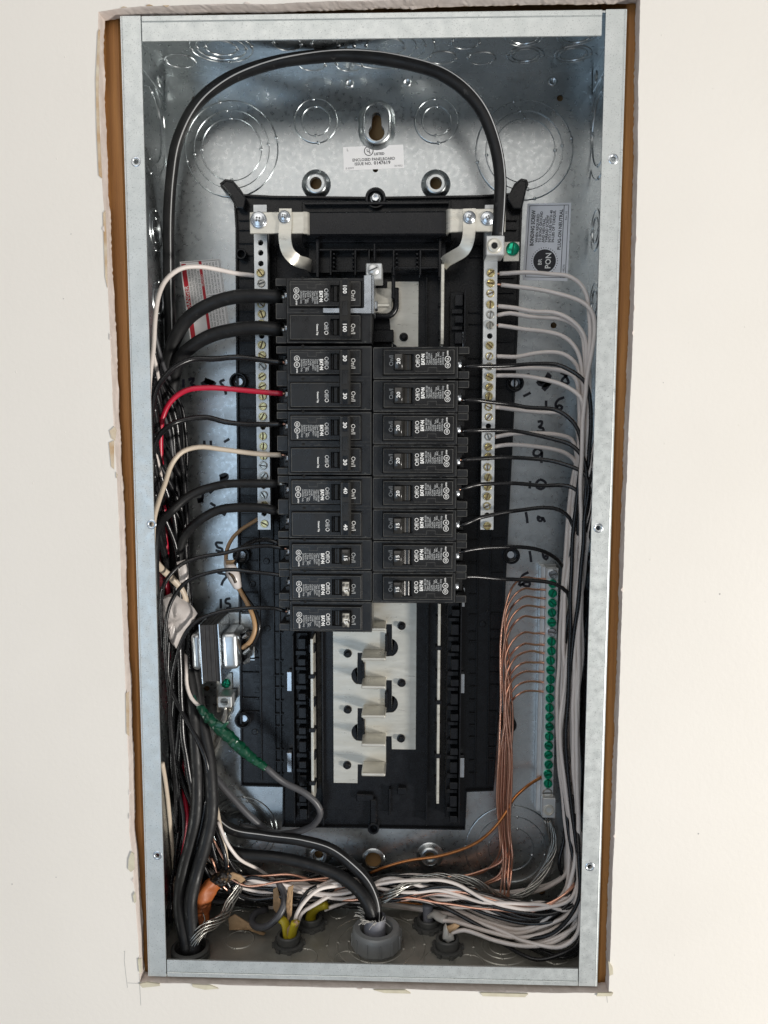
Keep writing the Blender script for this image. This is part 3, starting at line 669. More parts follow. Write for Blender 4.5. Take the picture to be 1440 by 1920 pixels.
bus = MB(); bus.prism(pr, YBUS, YBUS + th); br = bus.build('bus_bar', 'tin', tray)
pl = [(xL0, zbotL), (xL0, ztopL), (xL1, ztopL)]
for z in allL:
    pl += [(xL1, z + 23.6)] + [(2 * (xL1 + 3.2) - x_, z_) for x_, z_ in arc_pts(xL1 + 3.2, z + 29.5, 8.6, 70, -62)] + [(xL1 + 4, z + 21.5), (xC1, z + 21.5), (xC1, z), (xL1 + .2, z)]
pl += [(xL1, zbotL)]
bus = MB(); bus.prism(pl[::-1], YBUS, YBUS + th); bl = bus.build('bus_bar', 'tin', tray)
for z in zr[0:1] + zr[1:] + [zr[0] + pitch]:
    s = MB(); s.prism([(xC0 - .3, z), (xC1 + .3, z), (xC1 + .3, z + 3.0), (xC0 - .3, z + 3.0)], 58.5, YBUS + .4)
    s.build('stab', 'tin', br if round((zr[0] - z) / pitch) % 2 == 0 else bl, bevel=1.25, seg=3)
pbox('bus_bar', 703, 735, 540, 590, 78, 80, 'tin', tray, .4)
s = MB(); x0, x1, z0, z1 = prect(741, 787, 528, 650, 80); 
for px, py in ((652, 1225), (753, 1173), (652, 1330), (753, 1280), (651, 1434), (752, 1384), (757, 632)):
    q = at(px, py, YBUS); s = MB(); s.lathe((q.x, YBUS, q.z), (0, -1, 0), [(3.7, -.1), (3.7, 1.0), (3.2, 1.2), (2.4, 1.2), (2.4, 4.4), (1.8, 5.0), (.05, 5.0)], 18); s.build('rivet', 'black_plastic', tray, auto=40)
for z in allL + [zr[0], zr[2], zr[4]]:                                  # dark insulators standing in the slots
    X = (xL1 + 5.5) if z in allL else (xR0 - 5)
    s = MB(); s.box(X - 1.2, X + 1.2, 80, YBUS + 1, z + 24, z + 42); o = s.build('insulator', 'black_plastic', tray, bevel=.4)
q = at(700, 1495, YP); pbox('slot_guard', 668, 700, 1490, 1503, 80, YP, 'black_plastic', tray, .6); pbox('slot_guard', 728, 733, 1480, 1530, 79, YP, 'black_plastic', tray, .6); pbox('latch', 745, 762, 1478, 1490, 79, YP, 'black_plastic', tray, .6)
# curved black guard by the main lug
s = MB(); s.tube(catmull(P3([(742, 540, 76), (742, 560, 76), (741, 580, 76), (730, 592, 76), (702, 592, 76)]), 2), 2.6, 8); s.build('guard', 'black_plastic', tray, smooth=True)
pbox('post', 734, 741, 500, 560, 66, YP, 'black_plastic', tray, .8); pbox('wall_rib', 700, 738, 618, 642, 74, YP, 'black_plastic', tray, .6)
# tin neutral straps at the top
def strap(px_pts, w, y, parent=tray, thick=2.2, name='neutral_strap'):
    pts = catmull([Vector((at(x, z, yy).x, at(x, z, yy).z, yy)) for x, z, yy in px_pts], 2); vs = []; fs = []; n = len(pts)
    for i in range(n):
        a, b_ = pts[max(i - 1, 0)], pts[min(i + 1, n - 1)]; d = Vector((b_.x - a.x, b_.y - a.y)).normalized(); q = Vector((-d.y, d.x)) * w / 2
        for sgn, dy in ((1, 0), (-1, 0), (-1, thick), (1, thick)): vs.append((pts[i].x + sgn * q.x, pts[i].z + dy, pts[i].y + sgn * q.y))
    for i in range(n - 1):
        for k in range(4): fs.append((4 * i + k, 4 * i + (k + 1) % 4, 4 * i + 4 + (k + 1) % 4, 4 * i + 4 + k))
    fs += [(0, 1, 2, 3), (4 * n - 1, 4 * n - 2, 4 * n - 3, 4 * n - 4)]
    s = MB(); s.add(vs, fs); bm_ = s.build(name, 'tin', parent, auto=40); return bm_
def head(px, py, y, r, mtl, parent, slot='phillips', name='screw', washer=True):
    q = at(px, py, y); s = MB()
    prof = [(r, 0), (r, .8), (r * .8, 1.7), (r * .76, 1.7), (r * .74, 2.6), (r * .5, 3.3), (.05, 3.5)] if washer else [(r, 0), (r, 1.5), (r * .8, 2.3), (r * .3, 2.7), (.05, 2.7)]
    s.lathe((q.x, y, q.z), (0, -1, 0), prof, 22); o = s.build(name, mtl, parent, auto=45)
    k = MB(); t = random.uniform(0, 3); yt = y - (3.35 if washer else 2.72)
    for tt in ((t, t + math.pi / 2) if slot == 'phillips' else (t,)):
        d = Vector((math.cos(tt), 0, math.sin(tt))); e = Vector((-math.sin(tt), 0, math.cos(tt)))
        L_, wv = r * (.34 if washer else .8), r * .11
        a = Vector((q.x, yt, q.z)); k.add([a + d * L_ + e * wv, a - d * L_ + e * wv, a - d * L_ - e * wv, a + d * L_ - e * wv, a + YM * .1 + d * L_ + e * wv, a + YM * .1 - d * L_ + e * wv, a + YM * .1 - d * L_ - e * wv, a + YM * .1 + d * L_ - e * wv], [(7, 6, 5, 4)])
    k.build('slot', 'green_dark' if mtl == 'green_screw' else 'slot_grey', o)
    return o
def tab(px0, px1, py0, py1, y0, y1, bend=None):
    x0, x1, z0, z1 = prect(px0, px1, py0, py1, y0); s = MB(); s.box(x0, x1, y0, y1, z0, z1); o = s.build('neutral_tab', 'tin', tray, bevel=.5)
    return x0, x1, z0, z1
x0, x1, z0, z1 = tab(468, 570, 397, 438, 47, 49.2)
s = MB(); s.prism_v([(x1 - .6, 47.0), (x1 + 2.2, 47.6), (x1 + 3.8, 49.6), (x1 + 4.2, 60), (x1 + 2, 60), (x1 + 1.6, 50.2), (x1 - .6, 49.2)][::-1], z0, z1); s.build('neutral_tab_bend', 'tin', tray, auto=50)
x0, x1, z0, z1 = tab(846, 948, 391, 435, 47, 49.2)
s = MB(); s.prism_v([(x0 + .6, 47.0), (x0 - 2.2, 47.6), (x0 - 3.8, 49.6), (x0 - 4.2, 60), (x0 - 2, 60), (x0 - 1.6, 50.2), (x0 + .6, 49.2)], z0, z1); s.build('neutral_tab_bend', 'tin', tray, auto=50)
strap([(535, 391, 44.4), (535, 420, 44.4), (534, 448, 44.4), (540, 472, 46), (556, 488, 50), (574, 494, 58), (584, 499, 66)], 9.8, 44.4)
strap([(880, 391, 44.4), (880, 415, 44.4), (878, 448, 44.4), (870, 468, 47), (852, 480, 52), (838, 488, 58), (830, 496, 64)], 9.8, 44.4)
s = MB(); X = at(829, 600, 60).x; s.box(X - 1.3, X + 1.3, 56, 80, at(829, 646, 56).z, at(829, 495, 56).z); s.build('neutral_strap', 'tin', tray, bevel=.3)
head(485, 413, 47, 6.6, 'zinc', tray); head(533, 407, 44.4, 5.0, 'zinc', tray); head(880, 408, 44.4, 5.0, 'zinc', tray); head(914, 410, 47, 5.6, 'zinc', tray)
# main lug of the bus, beside the 100 breaker
lug = thing('main_lug', at(701, 507, 40), 'square tin lug with slotted screw above the top left breaker', 'lug')
pbox('lug_body', 686, 716, 493, 524, 38, 66, 'aluminum', lug, .7); head(700, 506, 38, 4.6, 'aluminum', lug, 'slot', washer=False)

# ================================================================== NEUTRAL BARS AND GROUND BAR
def screw(q, r, mtl, parent, name='terminal_screw', proud=1.6, slots=1):
    s = MB(); s.lathe(q, (0, -1, 0), [(r, -1), (r, proud - .6), (r * .88, proud), (r * .72, proud), (r * .6, proud - 1.0), (.05, proud - 1.0)], 18); o = s.build(name, mtl, parent, auto=40)
    t = random.uniform(0, math.pi); k = MB()
    d = Vector((math.cos(t), 0, math.sin(t))); e = Vector((-math.sin(t), 0, math.cos(t))); a = Vector(q) + YM * (proud - .1)
    k.add([a + d * r * .98 + e * r * .13, a - d * r * .98 + e * r * .13, a - d * r * .98 - e * r * .13, a + d * r * .98 - e * r * .13,
           a + YM * .14 + d * r * .98 + e * r * .13, a + YM * .14 - d * r * .98 + e * r * .13, a + YM * .14 - d * r * .98 - e * r * .13, a + YM * .14 + d * r * .98 - e * r * .13],
          [(7, 6, 5, 4), (0, 1, 5, 4), (1, 2, 6, 5), (2, 3, 7, 6), (3, 0, 4, 7)])
    k.build('slot', {'brass_screw': 'dull_dark', 'green_screw': 'green_dark', 'green_screw_dark': 'green_dark'}.get(mtl, 'slot_grey'), o)
    return o
mat('dull_dark', (0.09, 0.055, 0.03), 0.5, 0.5)
YN = 58.0
def bar(side, label, pxa, pya, pxb, pyb, wpx, screws, holes, mtl='brass_screw'):
    a, b_ = at(pxa, pya, YN), at(pxb, pyb, YN); X = (a.x + b_.x) / 2; hw = wpx / 2 / 2.25
    t = thing('neutral_bar', (X, YN, b_.z), label, 'terminal bar', 'neutral bars')
    hs = [circle(X, at(pxa, py, YN).z, 2.3, 14) for py in holes]
    s = MB(); s.prism([(X - hw, b_.z), (X + hw, b_.z), (X + hw, a.z), (X - hw, a.z)], YN, YN + 9, hs); bb = s.build('bar', 'aluminum', t)
    for py in holes:
        q = at(pxa, py, YN); k = MB(); k.lathe((X, YN + 5, q.z), (0, -1, 0), [(2.3, 0), (.05, .01)], 12); k.build('hole_floor', 'void', bb)
    for py in screws:
        q = at(pxa, py, YN); screw((X + random.uniform(-.25, .25), YN, q.z), 3.35, mtl if random.random() < .8 else 'dull_screw', t, proud=random.uniform(.6, 2.4))
    for py in (pya + 40, pyb - 160, pyb - 40):
        k = MB(); z = at(pxa, py, YN).z; k.box(X - hw + 1, X + hw - 1, YN + 9, YP, z - 6, z + 6); k.build('standoff', 'black_plastic', t, bevel=.4)
    return t, X, hw
nbL, XNL, hwN = bar('L', 'left neutral bar, a slim tin bar of brass screws beside the left breakers', 486, 384, 497, 993, 24, [512, 531, 550, 570, 589, 607, 647, 666, 687, 706, 724, 743, 762, 781, 818, 837, 855, 873, 892, 928, 947, 982], [455, 474, 494, 630, 801, 912, 963])
nbR, XNR, hwN = bar('R', 'right neutral bar, a slim tin bar of brass screws with white wires', 925, 384, 910, 993, 24, [512, 531, 550, 571, 590, 610, 648, 668, 687, 707, 726, 743, 763, 782, 819, 838, 856, 876, 895, 913, 931, 949, 986], [630, 799, 966])
# big lug at the head of the right neutral bar and its bonding strap with the green screw
nl = thing('neutral_lug', at(927, 470, 40), 'square tin lug clamping the thick striped cable at upper right', 'lug')
pbox('lug_body', 911, 946, 441, 479, 36, 58, 'aluminum', nl, .8)
q = at(927, 461, 36); s = MB(); s.lathe((q.x, 36, q.z), (0, -1, 0), [(6.2, -.05), (6.0, .25), (5.2, .2), (5.0, .9), (4.4, 1.2), (2.6, 1.2), (2.5, -2.5), (.05, -2.5)], 6 * 4); o = s.build('hex_socket_screw', 'tin', nl, auto=40)
s = MB(); s.lathe((q.x, 35.0, q.z), (0, -1, 0), [(2.5, 0), (.05, .02)], 6); s.build('socket', 'void', o)
pbox('bonding_strap', 944, 974, 453, 490, 62, 64, 'tin', nl, .4); o = head(961, 467, 62, 5.3, 'green_screw', nl, 'slot', washer=False, name='bonding_screw')
# green-screw ground bar
YG = 80.0
a, b_ = at(1031, 1066, YG), at(1029, 1498, YG); XG = (a.x + b_.x) / 2 + .6
gb = thing('ground_bar', (XG, YG, b_.z), 'tin ground bar with a column of green screws at lower right', 'terminal bar')
s = MB(); s.box(XG - 5.2, XG + 5.2, YG, YG + 9, b_.z, a.z); s.build('bar', 'aluminum', gb, bevel=.4)
s = MB(); s.box(XG - 9.2, XG - 5.3, YG + 5, D - 1.2, b_.z - 14, a.z + 1); s.box(XG - 9.2, XG + 6, D - 1.2, D - .2, b_.z - 14, a.z + 1); s.build('bracket', 'aluminum', gb, bevel=.3)
for py, mtl in [(1076, 'zinc'), (1094, 'green_screw'), (1112, 'green_screw'), (1130, 'green_screw'), (1148, 'green_screw'), (1166, 'green_screw'), (1184, 'zinc')] + [(1202 + 17.75 * k, 'green_screw') for k in range(16)]:
    screw((XG + random.uniform(-.3, .3), YG, at(1030, py, YG).z), 3.7, mtl if random.random() < .6 else mtl.replace('green_screw', 'green_screw_dark'), gb, proud=random.uniform(2.0, 4.4))
screw((XG, YG, at(1030, 1487, YG).z), 4.6, 'dull_screw', gb, proud=.4)
x0, x1, z0, z1 = prect(1017, 1042, 1497, 1534, 74); s = MB(); s.box(x0, x1, 74, D - .3, z0, z1); s.build('end_lug', 'aluminum', gb, bevel=.6)
q = at(1029, 1519, 74); s = MB(); s.lathe((q.x, 74, q.z), (0, -1, 0), [(5, 0), (4.7, .8), (3.8, .9), (3.6, .3), (2.2, .3), (2.1, -1.5), (.05, -1.5)], 24); s.build('end_screw', 'tin', gb, auto=40)
s = MB(); s.lathe((q.x, 75.3, q.z), (0, -1, 0), [(2.1, 0), (.05, .01)], 6); s.build('socket', 'void', gb)

# ================================================================== BREAKERS
Y0 = 23.6; X0 = at(697.5, 850, Y0).x
OUT = Vector((1, 0, 0))
def face_text(mb, string, size, u, v, fit=None, bold=0.0, w=-.06, align='C'):
    put_text(mb, string, size, (u, w, v), (0, 0, 1), (-1, 0, 0), align, bold, fit)
def seg_box(o, poly, w0, w1): pass
def make_breaker(poles, amps, mottled=False, label='', cat='circuit breaker', group=''):
    t = bpy.data.objects.new('circuit_breaker', None); col.objects.link(t); t.empty_display_size = .01; ORG[t.name] = Vector((0, 0, 0))
    prop(t, label, cat, group)
    H = 12.5 * poles
    cs = [12.7 * (2 * k - poles + 1) for k in range(poles)]             # pole centres along v
    s = MB(); s.box(0, 66.6, 4, 44, -H, H); body = s.build('body', 'breaker_black', t, bevel=.35)
    ears = [(-H, cs[0] - 6.4)] + [(cs[k] + 6.6, cs[k + 1] - 6.4) for k in range(poles - 1)] + [(cs[-1] + 6.6, H)]
    for a, b_ in ears:
        s = MB(); s.box(66.65, 75.3, 6.0, 44, a, b_); s.build('terminal_ear', 'breaker_black', body, bevel=.4)
        s = MB(); s.box(66.65, 75.0, 10, 44, a + (b_ - a) * .0 + .4, a + .9) if False else None
    s = MB(); rr = random.Random(len(amps) * 7 + poles)
    for v in [-H + .55, H - .55] + [c + q_ for c in cs for q_ in (-11.2, 11.6)]:
        u = 1.0
        while u < 66:
            L_ = rr.uniform(3, 16)
            if rr.random() < .62: s.ribbon([(u, v), (min(u + L_, 66), v)], rr.uniform(.10, .2), 3.93)
            u += L_ + rr.uniform(0, 3)
    s.ribbon([(.6, -H + 1), (.6, H - 1)], .16, 3.93); s.ribbon([(65.9, -H + 1), (65.9, H - 1)], .16, 3.93)
    for a, b_ in ears:
        s.ribbon([(67, a + .5), (75, a + .5)], .2, 5.93); s.ribbon([(67, b_ - .5), (75, b_ - .5)], .2, 5.93); s.ribbon([(74.9, a + .5), (74.9, b_ - .5)], .22, 5.93)
    prop(s.build('scuffed_highlight', 'breaker_edge', body), kind='stuff')  # pale scuffed lines, doubling as painted highlights where the bevels catch little light
    for k, c in enumerate(cs):
        s = MB(); s.box(66.65, 73, 22, 44, c - 6.3, c + 6.5); s.build('terminal_floor', 'breaker_black', body, bevel=.4)
        s = MB(); s.box(66.65, 71, 13, 16, c + 2.5, c + 6.4); s.build('terminal_step', 'breaker_black', body, bevel=.3)
        s = MB(); s.lathe((67.0, 16.5, c - .8), (1, 0, 0), [(4.6, -.2), (4.6, 1.6), (3.6, 2.8), (1.2, 3.2), (.05, 3.0)], 18); ts = s.build('terminal_screw', 'zinc', t, auto=40)
        s = MB(); s.box(69.4, 70.35, 12.2, 20.8, c - 1.25, c - .35); s.build('slot', 'void', ts)
        # raised face with the handle slot cut through it
        u0, u1, v0, v1 = 7.6, 64.4, c - 9.9, c + 10.8
        ch = 1.3
        hole = [(16.4, c - 6.1), (31.9, c - 6.1), (31.9, c + 6.6), (16.4, c + 6.6)]
        s = MB(); s.prism([(u0 + ch, v0 + ch), (u1 - ch, v0 + ch), (u1 - ch, v1 - ch), (u0 + ch, v1 - ch)], 0, 3.9, [hole], back=False)
        s.v = s.v; fc = s.build('face', 'breaker_face', t)
        s = MB(); A = [(u0 + ch, 0, v0 + ch), (u1 - ch, 0, v0 + ch), (u1 - ch, 0, v1 - ch), (u0 + ch, 0, v1 - ch), (u0, 4.0, v0), (u1, 4.0, v0), (u1, 4.0, v1), (u0, 4.0, v1)]
        s.add(A, [(0, 4, 5, 1), (1, 5, 6, 2), (2, 6, 7, 3), (3, 7, 4, 0)]); s.build('face_bevel', 'breaker_black', fc)
        # pale moulding lines and painted-in edge highlights that outline the face, with the notch tab
        s = MB(); e = .16
        yl = -.035
        tabpts = [(u0 + 2, v0 + 3.2), (40.6 if False else 43, v0 + 3.2), (43, v0 + 6.0), (49.8, v0 + 6.0), (49.8, v0 + 3.2), (64, v0 + 3.2)]
        if k == 0: s.ribbon([tabpts[1], tabpts[2]], e, yl); s.ribbon([tabpts[2], tabpts[3]], e, yl); s.ribbon([tabpts[3], tabpts[4]], e, yl); s.ribbon([(33, v0 + 3.2), tabpts[1]], e, yl); s.ribbon([tabpts[4], (u1 - ch, v0 + 3.2)], e, yl)
        s.ribbon([(u0 + ch, v0 + ch), (u1 - ch, v0 + ch)], .22, yl); s.ribbon([(u0 + ch, v1 - ch), (u1 - ch, v1 - ch)], .2, yl)
        s.ribbon([(u1 - ch, v0 + ch), (u1 - ch, v1 - ch)], .26, yl); s.ribbon([(u0 + ch, v0 + ch), (u0 + ch, v1 - ch)], .2, yl)
        prop(s.build('scuffed_highlight', 'breaker_edge', fc), kind='stuff')
        # printing
        s = MB(); face_text(s, 'On/I', 4.6, 16.0 if poles == 1 else 15.8, c + 1.4, fit=8.0, bold=.0); s.build('on_mark', 'print_grey' if poles == 1 else 'print_white', fc)
        s = MB(); face_text(s, 'Off/O', 4.6, 36.6, c + 1.2, fit=9.8, bold=.0); s.build('off_mark', 'print_white', fc)
        s = MB()
        if poles == 1 or k == 0:
            lines = ['EAT\u2022N', 'Type BR%s' % ('120' if poles == 1 else '2' + amps), 'Type C%s' % ('120' if poles == 1 else '2' + amps), '120/240V~', 'Cu/Al', 'HACR Type', '%d Pole  40C' % poles, 'E7819-T', 'LR43556 Only']
            face_text(s, lines[0], 3.6, 40.3, c + 2.4, fit=8.4, bold=.05)
            s.build('maker_mark', 'print_white', fc); s = MB()
            for i, ln in enumerate(lines[1:]): face_text(s, ln, 1.95, 42.7 + i * 1.78, c - 1.8, fit=min(9.8, .98 * len(ln)), bold=.012, align='L')
            lst = s.build('small_print', 'print_grey', fc); prop(lst, kind='stuff')
            s = MB(); s.prism(circle(58.2, c + 2.6, 2.3, 20), -.06, -.04, [circle(58.2, c + 2.6, 1.9, 20)]); s.build('ring_mark', 'print_white', fc)
            s = MB(); face_text(s, 'UL', 2.2, 59.0, c + 2.6, fit=2.3, bold=.03); s.build('ring_letters', 'print_white', fc)
            s = MB(); s.prism(circle(58.2, c - 2.2, 2.2, 20), -.06, -.04, [circle(58.2, c - 2.2, 1.85, 20)]); s.build('ring_mark', 'print_white', fc)
            s = MB(); face_text(s, 'CE', 2.2, 59.0, c - 2.2, fit=2.4, bold=.03); s.build('ring_letters', 'print_white', fc)
            s = MB(); face_text(s, 'LISTED', 1.4, 58.6, c + 7.2, fit=3.6, bold=.04); s.build('ring_word', 'print_white', fc)
        else:
            face_text(s, 'Common Trip', 1.9, 42.6, c + 2.2, fit=8.6, bold=.04); s.build('small_print', 'print_white', fc)
        s = MB(); s.lathe((54, 3.95, c - 12.0), (0, -1, 0), [(1.3, 0), (.05, .02)], 12); s.build('rivet_hole', 'void', body)
    if poles == 1:
        c = 0
        s = MB(); s.prism_v([(17.4, 3.8), (16.7, -6.2), (17.4, -7.0), (22.9, -7.2), (23.7, -6.4), (24.3, -1.5), (25.6, .3), (27, .8), (28.6, .4), (30, 1.2), (30.8, 3.8)][::-1], c - 5.7, c + 6.2)
        h = s.build('handle', 'handle_black', t, bevel=.25, auto=35)
        if mottled:
            s = MB(); s.add([(17.6, -7.12, c - 5.2), (22.7, -7.3, c - 5.2), (22.7, -7.3, c + 5.7), (17.6, -7.12, c + 5.7)], [(0, 1, 2, 3)]); s.build('mottled_patch', 'mottled_handle', h)  # pale mottled patch over the handle top
        s = MB(); put_text(s, amps, 3.9, (21.5, -7.42, c + .6), (0, 0, 1), (-1, 0, 0), 'C', .02, fit=4.6); s.build('rating', 'print_white', h)
    else:
        s = MB(); s.prism_v([(16.4, 3.8), (15.6, -8.6), (16.4, -9.6), (23.6, -9.6), (24.4, -8.8), (25.0, 3.8)][::-1], -20.6, 20.8); h = s.build('tie_handle', 'handle_black', t, bevel=.6, seg=2)
        for c in cs:
            s = MB(); s.prism_v([(25.4, 3.8), (25.2, 2), (27, 1.2), (29.5, 1.2), (30.6, 3.8)][::-1], c - 5.7, c + 6.2); s.build('handle_saddle', 'handle_black', t, bevel=.25)
            s = MB(); s.box(18.0, 21.9, -9.75, -9.55, c - 5.6 + (2.2 if c > 0 else -2.2), c + 5.6 + (2.2 if c > 0 else -2.2)); s.build('rating_window', 'black_plastic', h)
            s = MB(); put_text(s, amps, 4.2, (21.4, -9.9, c + (1.6 if c > 0 else -1.6)), (0, 0, 1), (-1, 0, 0), 'C', .02, fit=4.8 if len(amps) == 2 else 6.8); s.build('rating', 'print_white', h)
        s = MB(); s.box(17.8, 22.0, -9.95, -9.6, -5.4, 5.4); s.build('tie_ridge', 'breaker_face', h, bevel=.15)
    return t
def dup(root, label, mottled=None):
    r = root.copy(); col.objects.link(r); r['label'] = label
    def rec(src, dst):
        for ch in list(src.children):
            c = ch.copy(); col.objects.link(c); c.parent = dst; rec(ch, c)
    rec(root, r); return r
def place(t, side, z):
    t.location = Vector((X0 + (.35 if side == 'R' else -.35), Y0, z)) * S
    t.rotation_euler = (random.uniform(-.004, .004), (0 if side == 'R' else math.pi) + random.uniform(-.006, .006), random.uniform(-.006, .006))
    t.location.y += random.uniform(-.3, .5) * S; t.location.x += random.uniform(-.15, .15) * S
zL = at(600, 647.5, Y0 + 4).z; zR = at(790, 650, Y0 + 4).z; z100 = at(600, 518, Y0 + 4).z
G1, G2 = 'single-pole breakers', 'double-pole breakers'
b100 = make_breaker(2, '100', label='black double-pole breaker marked 100, topmost of the left row', group=G2); place(b100, 'L', z100 - 26.3)
b30 = make_breaker(2, '30', label='black double-pole breaker marked 30 with red wire, left row', group=G2); place(b30, 'L', zL - 25.4)
place(dup(b30, 'black double-pole breaker marked 30 with white wire, left row'), 'L', zL - 25.4 * 3)
b40 = make_breaker(2, '40', label='black double-pole breaker marked 40 with two thick wires, left row', group=G2); place(b40, 'L', zL - 25.4 * 5)
b15 = make_breaker(1, '15', label='black single-pole breaker marked 15, just below the 40 breaker on the left', group=G1); place(b15, 'L', zL - 25.4 * 6.5)
b15w = make_breaker(1, '15', mottled=True, label='black 15 breaker with worn handle, second from bottom of the left row', group=G1); place(b15w, 'L', zL - 25.4 * 7.5)
place(dup(b15w, 'black 15 breaker with worn handle, bottom of the left row'), 'L', zL - 25.4 * 8.5)
b20 = make_breaker(1, '20', label='black breaker marked 20, topmost of the right row', group=G1); place(b20, 'R', zR - 12.7)
for k, od in enumerate(('second', 'third', 'fourth', 'fifth')): place(dup(b20, 'black breaker marked 20, %s from the top of the right row' % od), 'R', zR - 12.7 - 25.4 * (k + 1))
place(dup(b15, 'black breaker marked 15, topmost of the three 15s in the right row'), 'R', zR - 12.7 - 25.4 * 5)
place(dup(b15, 'black breaker marked 15, second from the bottom of the right row'), 'R', zR - 12.7 - 25.4 * 6)
place(dup(b15, 'black breaker marked 15, bottom of the right row'), 'R', zR - 12.7 - 25.4 * 7)
# zinc hold-down bracket on the 100 breaker
br_ = thing('hold_down_bracket', at(690, 590, Y0 + 2), 'zinc L-shaped hold-down bracket on the 100 breaker', 'bracket')
yb = Y0 + 1.4
s = MB(); s.prism(px_poly([(605, 577), (682, 577), (682, 516), (697, 514), (697, 588), (605, 587)], yb), yb, yb + 2.4); s.build('plate', 'zinc', br_, bevel=.4)
pbox('side_plate', 697.5, 701, 516, 588, yb + 2, yb + 34, 'zinc', br_, .3); pbox('stud', 702, 730, 569, 575, 56, 62, 'tin', br_, .6); pbox('nut', 698, 708, 564, 580, 52, 64, 'zinc', br_, .8)

# ================================================================== WIRES
def clampP(px, py, y, r):
    y = min(y, D - r - .6)
    d = ray(px, py)
    if d.z < 0:
        yf = at_z(px, py, ZB + r + .6).y
        if yf < y: y = max(yf, 4)
    q = at(px, py, y); lim = HW - T - r - .4
    if q.x > lim: q.x = lim
    if q.x < -lim: q.x = -lim
    return q
def wire(label, seq, r, mtl, name='wire', cat='wire', group=None, n=9, end0=0, end1=0, end_mat='copper', step=3.6, stripe=None, wob=0.5):
    P = [clampP(a, b_, c, r) for a, b_, c in seq]
    C = catmull(P, step)
    if wob:
        sd = random.uniform(0, 99)
        for i, q in enumerate(C):
            k = min(1, i / 6, (len(C) - 1 - i) / 6)
            q.x += k * wob * noise.noise(Vector((i * .11, sd, 0))); q.z += k * wob * noise.noise(Vector((i * .11, sd, 7)))
    sd2 = random.uniform(0, 99); s = MB(); s.tube(C, r, n, rfun=lambda t: r * (1 + .045 * noise.noise(Vector((t * len(C) * .12, sd2, 0)))))
    if end0 or end1 or stripe:
        o = thing(name, C[0], label, cat, group); s.build('insulation', mtl, o, smooth=True)
        if end0:
            d = (C[0] - C[2]).normalized(); k = MB(); k.tube([C[0] - d * 1.5, C[0] + d * end0 * .5, C[0] + d * end0], r * .52, 8); k.build('bare_end', end_mat, o, smooth=True)
        if end1:
            d = (C[-1] - C[-3]).normalized(); k = MB(); k.tube([C[-1] - d * 1.5, C[-1] + d * end1], r * .52, 8); k.build('bare_end', end_mat, o, smooth=True)
        if stripe:
            k = MB(); k.tube(stripe(C), r * .115, 5); k.build('stripe', 'stripe_white', o, smooth=True)
    else:
        o = s.build(name, mtl, smooth=True, org=C[0]); prop(o, label, cat, group)
    return o
def stranded(label, seq, R, ns, rs, twist, mtl='steel_strand', group=None, fray=0, name='stranded_wire'):
    C = catmull([clampP(a, b_, c, R) for a, b_, c in seq], 2.6); s = MB(); n = len(C)
    T_ = [(C[min(i + 1, n - 1)] - C[max(i - 1, 0)]).normalized() for i in range(n)]
    for k in range(ns):
        u = T_[0].orthogonal().normalized(); pts = []; rr = R * (1 if k else 0) * random.uniform(.7, 1.1)
        for i in range(n):
            u = (u - T_[i] * u.dot(T_[i])).normalized(); w_ = T_[i].cross(u); a = 2 * math.pi * k / max(ns - 1, 1) + twist * i
            q = rr * (1 + .25 * noise.noise(Vector((i * .1, k, 3))))
            pts.append(C[i] + (u * math.cos(a) + w_ * math.sin(a)) * q)
        s.tube(pts, rs, 5)
    o = s.build(name, mtl, smooth=True, org=C[0]); return prop(o, label, 'wire', group)

